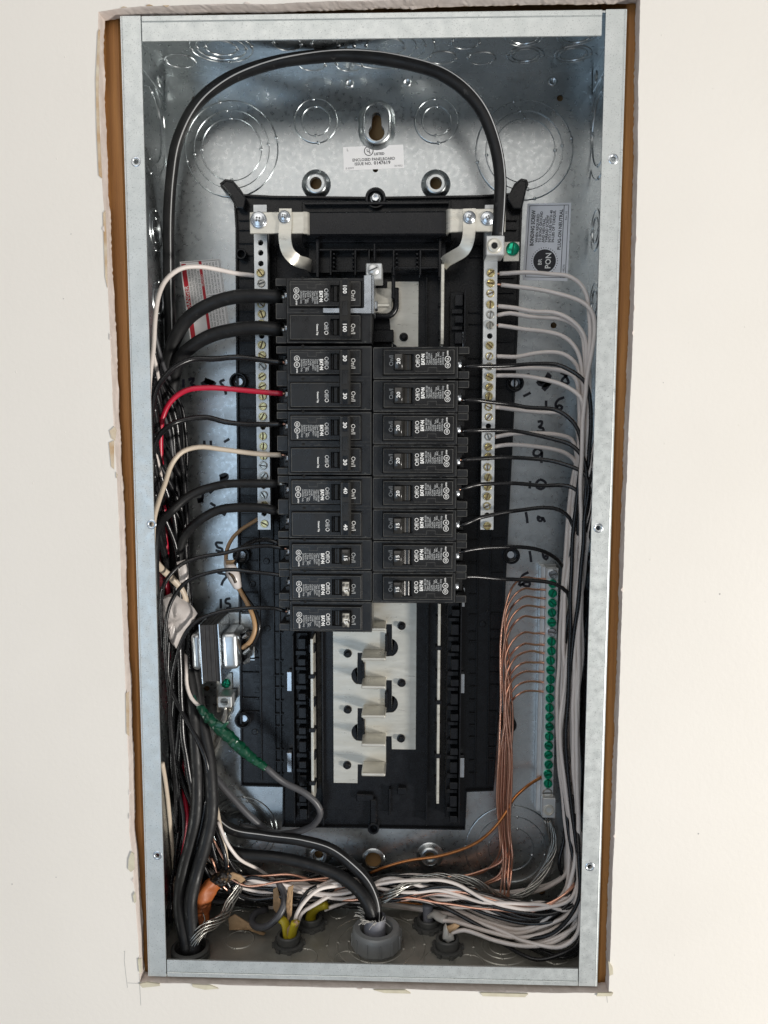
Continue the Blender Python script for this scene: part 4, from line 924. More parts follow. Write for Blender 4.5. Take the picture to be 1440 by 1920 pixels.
# ---- right: white neutrals.  Every wire runs from its screw over to the box wall, down the wall and along the floor of the box
zz = lambda zx, zy, y: (660 + zx / 2.769, 1500 + zy / 2.769, y)
white_sweeps = [
    [zz(1165, 150, 46), zz(1140, 400, 42), zz(1060, 570, 40), zz(950, 650, 42), zz(850, 672, 46), zz(700, 632, 54), zz(500, 545, 64), zz(330, 465, 70), zz(150, 430, 74), zz(20, 440, 78)],
    [zz(1178, 300, 40), zz(1172, 500, 36), zz(1110, 600, 36), zz(1000, 650, 40), zz(850, 690, 44), zz(750, 664, 50), zz(560, 582, 60), zz(400, 508, 68), zz(200, 470, 76)],
    [zz(1178, 480, 34), zz(1172, 690, 24), zz(1085, 764, 20), zz(960, 752, 24), zz(880, 728, 30), zz(800, 690, 38), zz(700, 652, 46), zz(560, 604, 58), zz(490, 590, 62), zz(380, 570, 78), zz(200, 540, 88), zz(60, 530, 90)],
    [zz(1178, 420, 44), zz(1176, 580, 34), zz(1100, 655, 32), zz(1000, 722, 32), zz(920, 742, 36), zz(800, 700, 44), zz(640, 640, 54), zz(540, 625, 58), zz(380, 570, 78), zz(200, 540, 88), zz(60, 530, 90)],
    [zz(1120, 250, 74), zz(1105, 390, 76), zz(1040, 440, 80), zz(960, 470, 84), zz(880, 480, 86), zz(740, 474, 88), zz(500, 450, 88)],
    [zz(1125, 300, 66), zz(1105, 470, 60), zz(1000, 575, 58), zz(920, 610, 58), zz(800, 576, 62), zz(640, 512, 68), zz(480, 450, 74), zz(300, 418, 80), zz(120, 436, 84), zz(-60, 470, 84)],
    [zz(1140, 300, 70), zz(1128, 450, 66), zz(1040, 560, 62), zz(960, 616, 60), zz(860, 620, 62), zz(700, 570, 68), zz(520, 500, 76), zz(330, 440, 82), zz(100, 420, 86)],
    [zz(1172, 380, 56), zz(1160, 520, 50), zz(1080, 610, 46), zz(960, 680, 46), zz(840, 668, 52), zz(680, 600, 62), zz(500, 520, 72), zz(320, 490, 80)],
    [zz(1180, 520, 40), zz(1170, 640, 34), zz(1090, 700, 30), zz(980, 745, 28), zz(900, 735, 34), zz(760, 680, 44), zz(600, 620, 56), zz(380, 570, 78), zz(200, 540, 88), zz(60, 530, 90)],
    [zz(1150, 350, 60), zz(1136, 500, 56), zz(1050, 590, 52), zz(950, 640, 52), zz(820, 640, 56), zz(640, 560, 66), zz(460, 490, 76), zz(260, 470, 84)],
    [zz(1130, 330, 78), zz(1112, 480, 74), zz(1020, 580, 70), zz(900, 620, 70), zz(760, 590, 74), zz(580, 520, 80), zz(380, 470, 86)]]
whites = [
    ('first', [(937, 513, 62), (985, 512, 58), (1036, 514, 54), (1064, 517, 52), (1086, 531, 50), (1099, 552, 50), (1104, 590, 50), (1106, 640, 48)], 0, [1102, 1098, 1090, 1086, 1080]),
    ('second', [(940, 534, 62), (985, 540, 58), (1039, 548, 54), (1075, 558, 50), (1100, 573, 46), (1111, 591, 44), (1113, 622, 42), (1108, 667, 40), (1099, 721, 40)], 5, [1093, 1098, 1104, 1086, 1074]),
    ('fourth', [(934, 574, 62), (967, 577, 60), (1003, 584, 58), (1039, 586, 56), (1068, 598, 54), (1090, 620, 54), (1099, 648, 54)], 1, [1099, 1100, 1098, 1094, 1088]),
    ('fifth', [(933, 591, 62), (956, 587, 60), (985, 591, 60), (1021, 595, 60), (1050, 598, 58), (1075, 609, 58), (1093, 634, 58)], 3, [1096, 1092, 1088, 1090, 1090]),
    ('sixth', [(934, 610, 62), (985, 617, 62), (1021, 622, 62), (1057, 634, 62), (1079, 653, 62), (1090, 680, 62)], 6, [1094, 1084, 1078, 1074, 1070]),
    ('eighth', [(931, 668, 62), (967, 669, 62), (992, 664, 64), (1021, 661, 64), (1054, 665, 64), (1075, 678, 64), (1086, 698, 66)], 9, [1090, 1078, 1068, 1070, 1072]),
    ('ninth', [(929, 690, 62), (967, 690, 62), (1021, 692, 62), (1057, 696, 62), (1080, 712, 62)], 8, [1088, 1094, 1096, 1096, 1092]),
    ('tenth', [(929, 704, 62), (985, 705, 60), (1021, 712, 58), (1057, 723, 56), (1082, 738, 52), (1092, 752, 50)], 7, [1096, 1086, 1082, 1084, 1084]),
    ('thirteenth', [(927, 763, 62), (967, 768, 66), (1021, 772, 68), (1054, 774, 68), (1072, 786, 68), (1084, 808, 68)], 10, [1082, 1070, 1062, 1060, 1062]),
    ('fifteenth', [(929, 819, 62), (967, 813, 64), (1021, 813, 66), (1055, 817, 68), (1072, 824, 70), (1080, 850, 72)], 4, [1076, 1062, 1054, 1052, 1058]),
    ('sixteenth', [(925, 838, 62), (949, 834, 62), (985, 835, 64), (1039, 842, 66), (1064, 851, 68), (1079, 866, 70)], 2, [1086, 1074, 1092, 1094, 1094])]
for od, seq, sw, lane in whites:
    lp = seq[-1]; sweep = white_sweeps[sw]; yl = [lp[2] + (sweep[0][2] - lp[2]) * f for f in (.1, .35, .6, .85)]
    cv = lambda L_: 1046 + (L_ - 1052) * .84
    mid = [(lane[0] - 4, max(lp[1] + 60, 900), yl[0]), (cv(lane[1]) + 4, 1060, yl[1]), (cv(lane[2]), 1230, yl[2]), (cv(lane[3]), 1400, yl[3])]
    wire('white wire on the %s screw from the top of the right neutral bar' % od, seq + mid + sweep, 1.75, 'wire_white', group='white wires on the right', end0=5, wob=1.2)
# ---- right: black hot wires
black_sweeps = [
    [zz(1180, 300, 36), zz(1172, 520, 32), zz(1060, 680, 36), zz(900, 722, 42), zz(760, 700, 48), zz(620, 630, 56), zz(480, 560, 64), zz(380, 510, 70), zz(270, 475, 74), zz(140, 450, 78)],
    [zz(1175, 380, 48), zz(1165, 525, 44), zz(1050, 582, 44), zz(950, 582, 48), zz(800, 542, 56), zz(600, 470, 68), zz(400, 412, 78), zz(200, 400, 84), zz(60, 420, 86)],
    [zz(1180, 600, 24), zz(1170, 745, 14), zz(1060, 812, 8), zz(960, 828, 8), zz(880, 800, 14), zz(800, 755, 24), zz(700, 700, 36), zz(600, 660, 48)],
    [zz(1180, 620, 30), zz(1168, 780, 18), zz(1085, 818, 12), zz(1010, 792, 18), zz(940, 760, 26), zz(860, 730, 36)],
    [zz(1170, 460, 52), zz(1110, 610, 46), zz(1000, 640, 48), zz(900, 640, 52), zz(700, 592, 62), zz(450, 492, 74), zz(250, 470, 82)],
    [zz(1165, 430, 60), zz(1080, 600, 56), zz(960, 636, 56), zz(840, 620, 60), zz(640, 545, 70), zz(440, 480, 80), zz(200, 455, 86)],
    [zz(1180, 560, 40), zz(1172, 680, 30), zz(1080, 760, 24), zz(980, 750, 28), zz(860, 700, 40), zz(700, 640, 54)],
    [zz(1100, 200, 74), zz(1075, 330, 72), zz(1100, 410, 70), zz(1140, 520, 60), zz(1060, 610, 56), zz(930, 650, 56), zz(780, 600, 64), zz(600, 520, 76)]]
blacks = [
    ('first', [(867, 687, 41), (890, 687, 40), (913, 687, 44), (960, 685, 50), (1003, 682, 52), (1043, 684, 52), (1064, 693, 50), (1086, 707, 48), (1099, 722, 46), (1106, 750, 46), (1108, 790, 46)], 0, [1106, 1100, 1088, 1078, 1084]),
    ('second', [(867, 750, 41), (890, 750, 42), (913, 752, 46), (960, 759, 52), (985, 764, 52), (1039, 768, 52), (1061, 779, 50), (1079, 797, 48), (1088, 819, 46), (1090, 850, 44)], 1, [1086, 1078, 1075, 1070, 1080]),
    ('third', [(866, 808, 41), (890, 807, 42), (913, 807, 46), (967, 808, 52), (1003, 815, 52), (1039, 824, 50), (1068, 833, 48), (1090, 854, 44), (1099, 878, 42)], 2, [1104, 1102, 1098, 1092, 1090]),
    ('fourth', [(865, 862, 41), (895, 860, 44), (949, 858, 50), (1003, 861, 52), (1039, 865, 50), (1075, 876, 46), (1097, 890, 42), (1104, 914, 40)], 4, [1104, 1094, 1076, 1068, 1072]),
    ('fifth', [(864, 917, 41), (878, 913, 42), (895, 908, 46), (931, 906, 50), (967, 907, 52), (1014, 911, 54), (1054, 910, 54), (1072, 914, 52), (1086, 927, 50)], 3, [1092, 1092, 1090, 1088, 1088]),
    ('sixth', [(862, 985, 41), (878, 980, 42), (895, 972, 46), (934, 963, 50), (974, 957, 54), (1021, 952, 56), (1050, 957, 56), (1068, 972, 56), (1074, 998, 58)], 5, [1078, 1084, 1090, 1088, 1086]),
    ('seventh', [(862, 1035, 41), (882, 1031, 44), (906, 1028, 48), (949, 1027, 54), (985, 1028, 58), (1014, 1033, 60), (1036, 1043, 64), (1052, 1058, 72), (1064, 1085, 80)], 6, [1076, 1080, 1082, 1084, 1084]),
    ('eighth', [(868, 1082, 41), (885, 1081, 44), (906, 1082, 48), (949, 1086, 54), (1003, 1089, 56), (1032, 1093, 56), (1054, 1103, 56), (1067, 1120, 58)], 7, [1070, 1072, 1076, 1070, 1060])]
for od, seq, sw, lane in blacks:
    lp = seq[-1]; sweep = black_sweeps[sw]; mid = []
    for px, py, f in zip(lane[:4], (max(lp[1] + 60, 960), 1110, 1260, 1400), (.1, .35, .6, .85)):
        if py > lp[1] + 35: mid.append((px - 8, py, (lp[2], 66, 74, 76)[(.1, .35, .6, .85).index(f)] if od not in ('second', 'fourth') else lp[2] + (sweep[0][2] - lp[2]) * f))
    sweep = [(a, b_, min(c + (-8 if sw in (0, 1, 4) else 8), 92)) for a, b_, c in sweep]
    wire('black wire on the %s breaker from the top of the right row' % od, seq + mid + sweep, 1.7, 'wire_black', group='black wires on the right', end0=4, wob=1.0)
# loose cables already in the right-hand bundle
for k in range(13):
    x1, x2, x3 = random.uniform(1066, 1098), random.uniform(1052, 1088), random.uniform(1048, 1082)
    y_ = random.uniform(76, 88) if k % 2 else random.uniform(50, 66); sw = random.choice(black_sweeps[:6] if k % 2 else white_sweeps)
    sw = [(a + random.uniform(-3, 3), b_ + random.uniform(-7, 5), min(c + 12, 90)) for a, b_, c in sw]
    top = random.uniform(880, 1010)
    wire('%s wire running down the right-hand bundle to the box floor' % ('black' if k % 2 else 'white'), [(1116, top - 60, 30), (1104, top, 44), (x1, top + 80, y_), (x2, 1200, y_), (x3, 1390, y_)] + sw, 1.7,
         'wire_black' if k % 2 else 'wire_white', group='spare %s wires in the right bundle' % ('black' if k % 2 else 'white'), wob=1.4)
# ---- bare copper grounds
for i, py in enumerate((1086, 1104, 1122, 1140, 1158, 1187, 1209, 1225, 1242, 1260, 1278, 1297)):
    xa = 940 + (i * 37 % 11) * 1.7; xb = 932 + (i * 29 % 12) * 2.3; xc = 936 + (i * 17 % 12) * 1.9
    d0 = 58 + (i * 13 % 9) * 2.2
    py += random.uniform(-1.5, 1.5)
    seq = [(1025, py + 1, 83.6), (1014, py, 83.6), (1000, py - 2 + random.uniform(-2, 2), 81), (985, py - (3 if i < 7 else 1), 76), (968, py + 7, 70), (956, py + 24, d0 + 4), (948, py + 50, d0)]
    if py < 1200: seq.append((xa, py + 110, d0))
    for yy_ in (1330, 1420):
        if yy_ > seq[-1][1] + 60: seq.append((xb + (3 if yy_ > 1400 else 6), yy_, d0))
    seq += [(xb, 1500, d0 + 4), (xc, 1560, d0 + 8)]
    kind = i % 3
    if kind == 0: seq += [(xc + 2, 1590, d0 + 8), (xc - 8, 1615, 78), (905 - i, 1635, 82), (860, 1643, 84), (800, 1645, 86), (740, 1650, 88)]
    elif kind == 1: seq += [(xc + 4, 1610, d0 + 6), (xc - 4, 1640, 72), (918 - i, 1658, 74), (890, 1668, 78), (850, 1672, 82)]
    else: seq += [(xc + 5, 1600, d0 + 4), (xc + 3, 1650, 66), (xc - 6 + i, 1678, 64), (xc - 12 + i, 1690, 66)]
    wire('bare copper wire %s the green-screw ground bar' % ('on the topmost connection of' if i == 0 else 'on the lowest grouped connection of' if i == 11 else 'on the %s connection down' % ('first second third fourth fifth sixth seventh eighth ninth tenth eleventh'.split()[i])), seq, .95, 'copper', name='copper_wire', group='bare copper ground wires', n=7, wob=.7)
wire('single brownish copper wire slanting from the foot of the ground bar', [(1016, 1457, 84), (1000, 1466, 80), (981, 1480, 74), (963, 1498, 70), (949, 1523, 64), (927, 1552, 62), (895, 1579, 66), (833, 1603, 74), (768, 1614, 80), (725, 1625, 82), (694, 1637, 84)], 1.35, 'dark_copper', name='copper_wire', n=8)
stranded('twisted bare aluminum cable curving from the ground bar across the lower right', [zz(1015, 100, 86), zz(1045, 230, 84), zz(1005, 350, 80), zz(940, 450, 74), zz(850, 512, 68), zz(760, 498, 62), zz(650, 432, 60), zz(540, 408, 60), zz(400, 404, 60), zz(290, 432, 58), zz(215, 480, 52), zz(150, 520, 54)], 3.1, 9, .72, .22)
wire('copper wire lying along the bottom behind the cables', [(405, 1650, 70), (450, 1645, 70), (500, 1642, 68), (545, 1640, 68), (590, 1650, 70), (640, 1652, 72), (700, 1655, 80), (760, 1668, 86)], 1.2, 'copper', name='copper_wire', n=7)
for k, seq in enumerate(([(410, 1660, 84), (480, 1682, 86), (560, 1690, 88), (640, 1692, 88), (720, 1690, 88)], [(700, 1690, 88), (760, 1692, 88), (830, 1698, 86), (900, 1690, 84)])):
    wire(('thin copper wire low on the back at the left of the grey conduit', 'thin copper wire low on the back at the right of the grey conduit')[k], seq, .9, 'dark_copper', name='copper_wire', n=7)

# ---- left: the striped service cable that arches over the top
def arch_stripe(C):
    out = []; n = len(C)
    for i, q in enumerate(C):
        t = (C[min(i + 1, n - 1)] - C[max(i - 1, 0)]).normalized(); side = t.cross(YM).normalized()
        f = i / (n - 1); ang = .6 if f < .70 else .6 - 1.3 * min(1, (f - .70) / .14)
        out.append(q + (side * math.sin(ang) * -1 * (-1) + YM * math.cos(ang)) * 4.78)
    return out
wire('thick black cable with a white stripe arching over the top of the box', [(706, 1725, 46), (704, 1690, 50), (690, 1655, 54), (657, 1620, 58), (619, 1592, 64), (567, 1576, 70), (498, 1567, 76), (428, 1552, 80), (385, 1500, 84), (358, 1400, 86), (342, 1250, 86), (332, 1050, 86), (322, 850, 86), (316, 680, 84), (314, 560, 82), (316, 440, 80), (320, 340, 78), (334, 262, 74), (366, 198, 68), (424, 150, 62), (508, 119, 56), (594, 106, 52), (680, 106, 48), (758, 117, 46), (826, 138, 44), (872, 170, 44), (906, 214, 44), (928, 272, 46), (937, 330, 47), (937, 385, 47), (933, 446, 48)], 4.9, 'cable_black', name='service_cable', cat='cable', n=14, stripe=arch_stripe)
# ---- left: conductors to the breakers
Gt = 'thick black breaker cables'
wire('thick black cable on the upper pole of the 100 breaker', [(528, 557, 41), (505, 556, 42), (480, 555, 44), (440, 557, 48), (390, 573, 52), (353, 597, 56), (330, 633, 60), (318, 672, 64), (313, 760, 68), (316, 900, 70), (326, 1050, 72), (344, 1200, 72), (360, 1309, 62), (366, 1384, 58), (370, 1470, 54), (368, 1530, 50), (358, 1580, 48), (344, 1632, 44), (337, 1690, 36), (343, 1735, 27), (349, 1765, 22), (353, 1790, 21)], 5.6, 'cable_black', 'breaker_cable', 'cable', Gt, n=14, end0=4, end_mat='steel_strand')
wire('thick black cable on the lower pole of the 100 breaker', [(528, 618, 41), (505, 616, 42), (480, 615, 44), (440, 618, 48), (400, 627, 52), (363, 647, 56), (337, 672, 60), (325, 710, 66), (324, 800, 72), (330, 950, 76), (345, 1100, 78), (362, 1250, 72), (378, 1350, 64), (392, 1420, 58), (397, 1480, 52), (396, 1530, 48), (384, 1585, 44), (368, 1640, 40), (358, 1691, 32), (360, 1735, 25), (363, 1765, 21), (364, 1790, 20)], 5.6, 'cable_black', 'breaker_cable', 'cable', Gt, n=14, end0=4, end_mat='steel_strand')
wire('medium black cable on the upper pole of the 40 breaker', [(521, 907, 41), (500, 907, 42), (473, 907, 44), (423, 908, 48), (383, 917, 50), (350, 933, 48), (323, 957, 44), (305, 975, 34), (294, 1000, 24), (290, 1060, 20), (292, 1120, 22)], 3.5, 'cable_black', 'breaker_cable', 'cable', Gt, n=12, end0=6, end_mat='steel_strand')
wire('medium black cable on the lower pole of the 40 breaker', [(519, 958, 41), (500, 954, 42), (480, 952, 44), (440, 952, 48), (407, 958, 50), (373, 977, 52), (347, 1003, 56), (337, 1030, 58), (335, 1052, 60), (340, 1110, 62), (350, 1180, 70)], 3.9, 'cable_black', 'breaker_cable', 'cable', Gt, n=12, end0=6, end_mat='steel_strand')
Gl = 'branch wires to the left breakers'
dn = lambda x, y, k: [(x - 2, y + 60, k), (x + 4, y + 160, k + 6), (x + 12, y + 300, k + 10)]
wire('white wire on the top screw of the left neutral bar', [(478, 517, 62), (440, 512, 60), (407, 505, 56), (373, 500, 50), (340, 503, 42), (313, 523, 34), (298, 553, 26), (291, 597, 20), (288, 650, 16), (281, 710, 12), (278, 800, 12)], 1.9, 'wire_white', group=Gl, n=10)
k_ = MB()
wire('black wire on the upper pole of the upper 30 breaker', [(530, 679, 41), (510, 678, 42), (490, 675, 44), (440, 670, 48), (400, 673, 46), (363, 673, 42), (327, 688, 34), (303, 713, 26), (292, 734, 20), (284, 780, 16), (284, 860, 16)], 2.3, 'wire_black', group=Gl, n=10, end0=3)
wire('red wire on the lower pole of the upper 30 breaker', [(530, 738, 41), (510, 737, 42), (490, 735, 44), (440, 730, 48), (390, 727, 48), (350, 732, 46), (320, 753, 44), (305, 783, 44), (301, 827, 44), (303, 880, 48), (306, 940, 52), (311, 1010, 58), (314, 1080, 64), (325, 1250, 72), (338, 1400, 72), (347, 1500, 66), (352, 1548, 60), (346, 1590, 58), (338, 1640, 60), (334, 1680, 64)], 2.2, 'wire_red', group=Gl, n=10, end0=3)
wire('black wire on the upper pole of the lower 30 breaker', [(530, 795, 41), (510, 796, 42), (490, 796, 44), (453, 795, 48), (420, 790, 50), (390, 782, 48), (357, 785, 44), (323, 795, 38), (301, 813, 28), (290, 836, 20), (285, 900, 18)], 2.2, 'wire_black', group=Gl, n=10, end0=3)
wire('white wire on the lower pole of the lower 30 breaker', [(528, 853, 41), (510, 853, 42), (493, 852, 44), (457, 848, 48), (413, 842, 48), (373, 838, 46), (343, 847, 42), (323, 870, 38), (309, 908, 32), (299, 935, 26), (289, 970, 18), (286, 1030, 16)], 2.0, 'wire_cream', group=Gl, n=10, end0=3)
wire('black wire on the 15 breaker just below the 40 breaker', [(533, 1028, 41), (515, 1025, 42), (500, 1023, 44), (457, 1027, 48), (420, 1037, 48), (373, 1045, 46), (340, 1058, 42), (320, 1077, 38), (308, 1095, 36), (302, 1130, 38), (306, 1220, 44)], 1.7, 'wire_black', group=Gl, end0=3)
wire('short black jumper looping from the left 15 breaker to a white splice', [(525, 1020, 43), (510, 1014, 44), (493, 1012, 48), (470, 1017, 54), (450, 1030, 60), (442, 1048, 62), (438, 1064, 64)], 1.8, 'wire_black', group=Gl)
wire('black wire on the second lowest breaker of the left row', [(530, 1079, 41), (510, 1076, 42), (473, 1072, 46), (430, 1068, 48), (380, 1077, 46), (350, 1090, 44), (327, 1117, 42), (315, 1147, 40), (310, 1200, 40), (311, 1250, 42), (316, 1300, 46), (324, 1400, 52), (334, 1500, 56)], 1.6, 'wire_black', group=Gl)
wire('black wire on the lowest breaker of the left row', [(535, 1146, 41), (520, 1142, 42), (507, 1140, 44), (457, 1141, 48), (407, 1149, 46), (373, 1162, 44), (353, 1180, 42), (340, 1203, 42), (328, 1243, 42), (321, 1285, 44), (318, 1340, 48), (326, 1440, 54), (332, 1560, 58)], 1.6, 'wire_black', group=Gl, end0=3)
wire('brown wire from the foot of the left neutral bar', [(484, 973, 64), (468, 983, 66), (453, 993, 68), (436, 1010, 70), (426, 1030, 70), (424, 1050, 70), (426, 1066, 68)], 1.7, 'wire_tan', group=Gl, end0=3, end_mat='burnt_tar')
wire('tan wire looping from the transformer up to the white splice', [(446, 1217, 66), (458, 1213, 62), (470, 1202, 60), (478, 1180, 60), (474, 1155, 62), (462, 1128, 64), (447, 1102, 66), (440, 1088, 66)], 2.0, 'wire_tan')
wire('black wire looping from the transformer up to the white splice', [(452, 1224, 72), (470, 1214, 66), (482, 1192, 64), (486, 1172, 64), (478, 1145, 66), (459, 1118, 68), (448, 1098, 68), (440, 1080, 66)], 1.9, 'wire_black')
for o_, pts in (('a', [(536, 557), (533, 560)]),): pass
# strands showing at the big terminals
# ---- left vertical bundle
left_lanes = []
for k in range(24):
    xt = random.uniform(312, 352); xm = random.uniform(312, 362); xb = random.uniform(318, 392); xe = random.uniform(330, 420)
    top = random.uniform(640, 1020); y_ = random.uniform(56, 90)
    if k in (5, 17): y_ = 88
    colr = 'wire_white' if k in (5, 17) else 'wire_grey' if k in (3, 14) else 'wire_black'
    nm_ = {'wire_white': 'white', 'wire_grey': 'grey', 'wire_black': 'black'}[colr]
    bend = [(xe, 1640, y_ - 4), (xe + 40, 1660 + k % 5 * 7, y_), (xe + 120, 1668 + k % 6 * 6, 86), (600 + k * 3, 1672 + k % 5 * 7, 88), (700, 1676 + k % 4 * 6, 90)] if k % 3 else [(xe - 20, 1640, y_ - 10), (xe - 30, 1690, y_ - 16), (xe - 28, 1730, y_ - 20)]
    wire('%s wire in the tangled bundle down the left box wall' % nm_, [(288, top - 40, 34), (300, top + 20, 46), (xt, top + 110, y_), (xm, 1170, y_), (xm, 1280, y_), (xb, 1430, y_ - 4), ((xb + xe) / 2, 1540, y_ - 6)] + bend, random.choice((1.6, 1.8, 2.2, 2.8)) if colr == 'wire_black' else 1.7, colr, group='%s wires in the left bundle' % nm_, wob=2.0)
wire('cream wire hanging down beside the thick black cables at lower left', [(398, 1490, 74), (405, 1510, 66), (412, 1545, 60), (419, 1580, 58), (424, 1610, 58), (424, 1632, 62)], 1.9, 'wire_cream')
wire('black wire hanging beside the cream one at lower left', [(392, 1500, 80), (400, 1545, 62), (415, 1580, 54), (423, 1610, 52), (424, 1636, 54)], 1.9, 'wire_black')
wire('cream sheathed cable behind the white tape on the left', [(288, 1052, 30), (306, 1070, 46), (322, 1084, 54), (338, 1102, 58), (348, 1125, 62), (352, 1160, 68), (352, 1230, 74)], 3.0, 'wire_cream', cat='cable', name='sheathed_cable')
wire('narrow cream wire along the left flange near the bottom', [(296, 1430, 40), (308, 1470, 48), (313, 1510, 54), (320, 1570, 60), (326, 1660, 66), (328, 1720, 60)], 1.8, 'wire_cream')
wire('white wire running into the green tape splice', [(352, 1130, 84), (351, 1180, 78), (348, 1225, 64), (349, 1252, 58), (350, 1282, 56), (359, 1309, 54), (378, 1328, 52)], 1.6, 'wire_white')
wire('thin green wire running into the green tape splice', [(356, 1285, 66), (362, 1300, 60), (368, 1316, 56), (378, 1330, 52)], 1.2, 'wire_green')
wire('dark grey cable leaving the green tape splice and curling round', [(498, 1438, 52), (520, 1458, 54), (536, 1469, 56), (570, 1486, 58), (594, 1507, 60), (601, 1524, 62), (592, 1543, 66), (563, 1558, 74), (520, 1563, 84), (450, 1548, 90)], 2.9, 'wire_grey', cat='cable', name='grey_cable', n=11)
wire('dark grey cable slanting across the lower left knockout', [(392, 1440, 84), (404, 1458, 82), (434, 1493, 82), (468, 1530, 84), (499, 1556, 88), (520, 1570, 92)], 3.2, 'wire_grey', cat='cable', name='grey_cable', n=11)
wire('thick black cable sweeping from the left bundle down into the grey conduit', [(352, 1480, 88), (368, 1540, 84), (394, 1583, 78), (446, 1601, 70), (515, 1608, 64), (585, 1622, 58), (637, 1642, 52), (675, 1672, 46), (694, 1706, 42), (698, 1735, 44)], 5.3, 'cable_black', 'service_cable', 'cable', n=14)
wire('black cable lying low behind the copper wire at the bottom', [(398, 1640, 80), (440, 1655, 76), (500, 1658, 76), (560, 1650, 80), (620, 1634, 86), (680, 1625, 90)], 3.2, 'wire_black', cat='cable', name='sheathed_cable', n=11)
wire('grey cable looping out of the yellow sheathed connector', [(520, 1654, 62), (530, 1668, 58), (534, 1690, 50), (524, 1715, 44), (500, 1737, 42), (482, 1738, 46), (472, 1726, 56), (480, 1712, 66), (500, 1705, 76)], 3.0, 'wire_grey', cat='cable', name='grey_cable', n=11)
for k, seq in enumerate(([(552, 1740, 46), (556, 1715, 46), (572, 1690, 48), (598, 1668, 54), (640, 1660, 62), (700, 1658, 74), (760, 1650, 80)], [(556, 1738, 48), (566, 1712, 50), (590, 1696, 56), (630, 1674, 66), (680, 1662, 76), (730, 1660, 84)],
                         [(560, 1672, 70), (590, 1662, 70), (620, 1672, 70), (660, 1682, 76), (700, 1680, 84)], [(608, 1706, 66), (640, 1694, 70), (670, 1684, 76), (720, 1672, 84)])):
    wire(('white wire rising highest out of the front yellow sheath', 'white wire rising lower out of the front yellow sheath', 'white wire looping behind the brown paper strip at the bottom', 'white wire leaving the rear yellow sheath')[k], seq, 1.75, 'wire_white', group='white wires from the yellow sheaths')
wire('black wire rising from the yellow sheath at the bottom', [(552, 1736, 50), (558, 1705, 52), (576, 1672, 56), (600, 1660, 64), (640, 1655, 76)], 1.6, 'wire_black')
wire('black wire leaving the rear yellow sheath', [(600, 1698, 68), (630, 1684, 72), (660, 1672, 78), (720, 1668, 86)], 1.8, 'wire_black')
wire('white wire leaving the front right connector', [(838, 1752, 40), (850, 1748, 38), (870, 1744, 38), (892, 1750, 36), (930, 1764, 30), (985, 1774, 24), (1040, 1766, 26), (1074, 1738, 34), (1086, 1690, 46)], 1.75, 'wire_white')
wire('white wire leaving the rear right connector', [(826, 1726, 52), (850, 1728, 48), (880, 1736, 44), (920, 1748, 40), (970, 1758, 34), (1030, 1746, 36), (1068, 1714, 46), (1080, 1660, 58)], 1.75, 'wire_white')
stranded('bundle of bare twisted strands rising from the black hub at lower left', [(360, 1785, 18), (364, 1764, 18), (380, 1744, 22), (404, 1730, 32), (424, 1712, 46), (430, 1695, 52), (440, 1676, 58), (450, 1655, 64)], 3.7, 10, .62, .2)
stranded('loose bare strands behind the thick cables at lower left', [(360, 1560, 82), (390, 1590, 80), (420, 1615, 78), (450, 1640, 80)], 4.0, 9, .6, .04)
stranded('stranded bare ground cable under the green splice', [(421, 1322, 80), (420, 1340, 82), (414, 1365, 84), (405, 1395, 86), (394, 1430, 90)], 2.6, 11, 1.0, .22)
for lb, seq in (('thin bare strand curling up at the rim of the black hub', [(353, 1730, 36), (347, 1748, 34), (346, 1764, 34), (356, 1770, 36), (368, 1764, 38)]), ('thin bare strand standing up beside the orange sheath', [(380, 1710, 46), (384, 1726, 42), (378, 1735, 40)]), ('thin bare strand sticking out left of the hub', [(331, 1746, 34), (343, 1755, 34), (352, 1764, 36)])):
    wire(lb, seq, .45, 'steel_strand', name='loose_strand', n=5, step=1.5)

# ---- more of the tangle that crosses the floor of the box
tang = random.Random(5)
for k in range(36):
    xa = tang.uniform(372, 440); ya = tang.uniform(1600, 1680); d1, d2, d3 = tang.uniform(56, 88), tang.uniform(58, 90), tang.uniform(56, 90)
    colr = 'wire_white' if k % 5 in (1, 3) else 'copper' if k % 9 == 5 else 'wire_black'
    seq = [(xa - 30, ya - 60, d1), (xa, ya, d1), (xa + 70, 1655 + tang.uniform(-12, 32), d2), (560 + tang.uniform(-20, 20), 1665 + tang.uniform(-18, 26), d2), (650, 1668 + tang.uniform(-22, 22), d3 + 2), (740, 1664 + tang.uniform(-22, 24), d3), (830 + tang.uniform(-20, 20), 1670 + tang.uniform(-16, 30), d3 - 6), (920, 1690 + tang.uniform(-14, 26), d3 - 16), (1010, 1706 + tang.uniform(-14, 26), d3 - 24), (1066, 1690 + tang.uniform(-20, 20), d3 - 22), (1086, 1640, d3 - 12), (1090, 1560, d3 - 8)]
    if k % 3 == 0: seq = seq[3:]
    nm_ = {'wire_white': 'white', 'copper': 'bare copper', 'wire_black': 'black'}[colr]
    wire('%s wire in the tangle crossing the box floor %s' % (nm_, 'right of the grey conduit' if k % 3 == 0 else 'from side to side'), seq, .95 if colr == 'copper' else tang.uniform(1.5, 1.9), colr, group='%s wires crossing the box floor' % nm_, wob=3.0, name='copper_wire' if colr == 'copper' else 'wire')

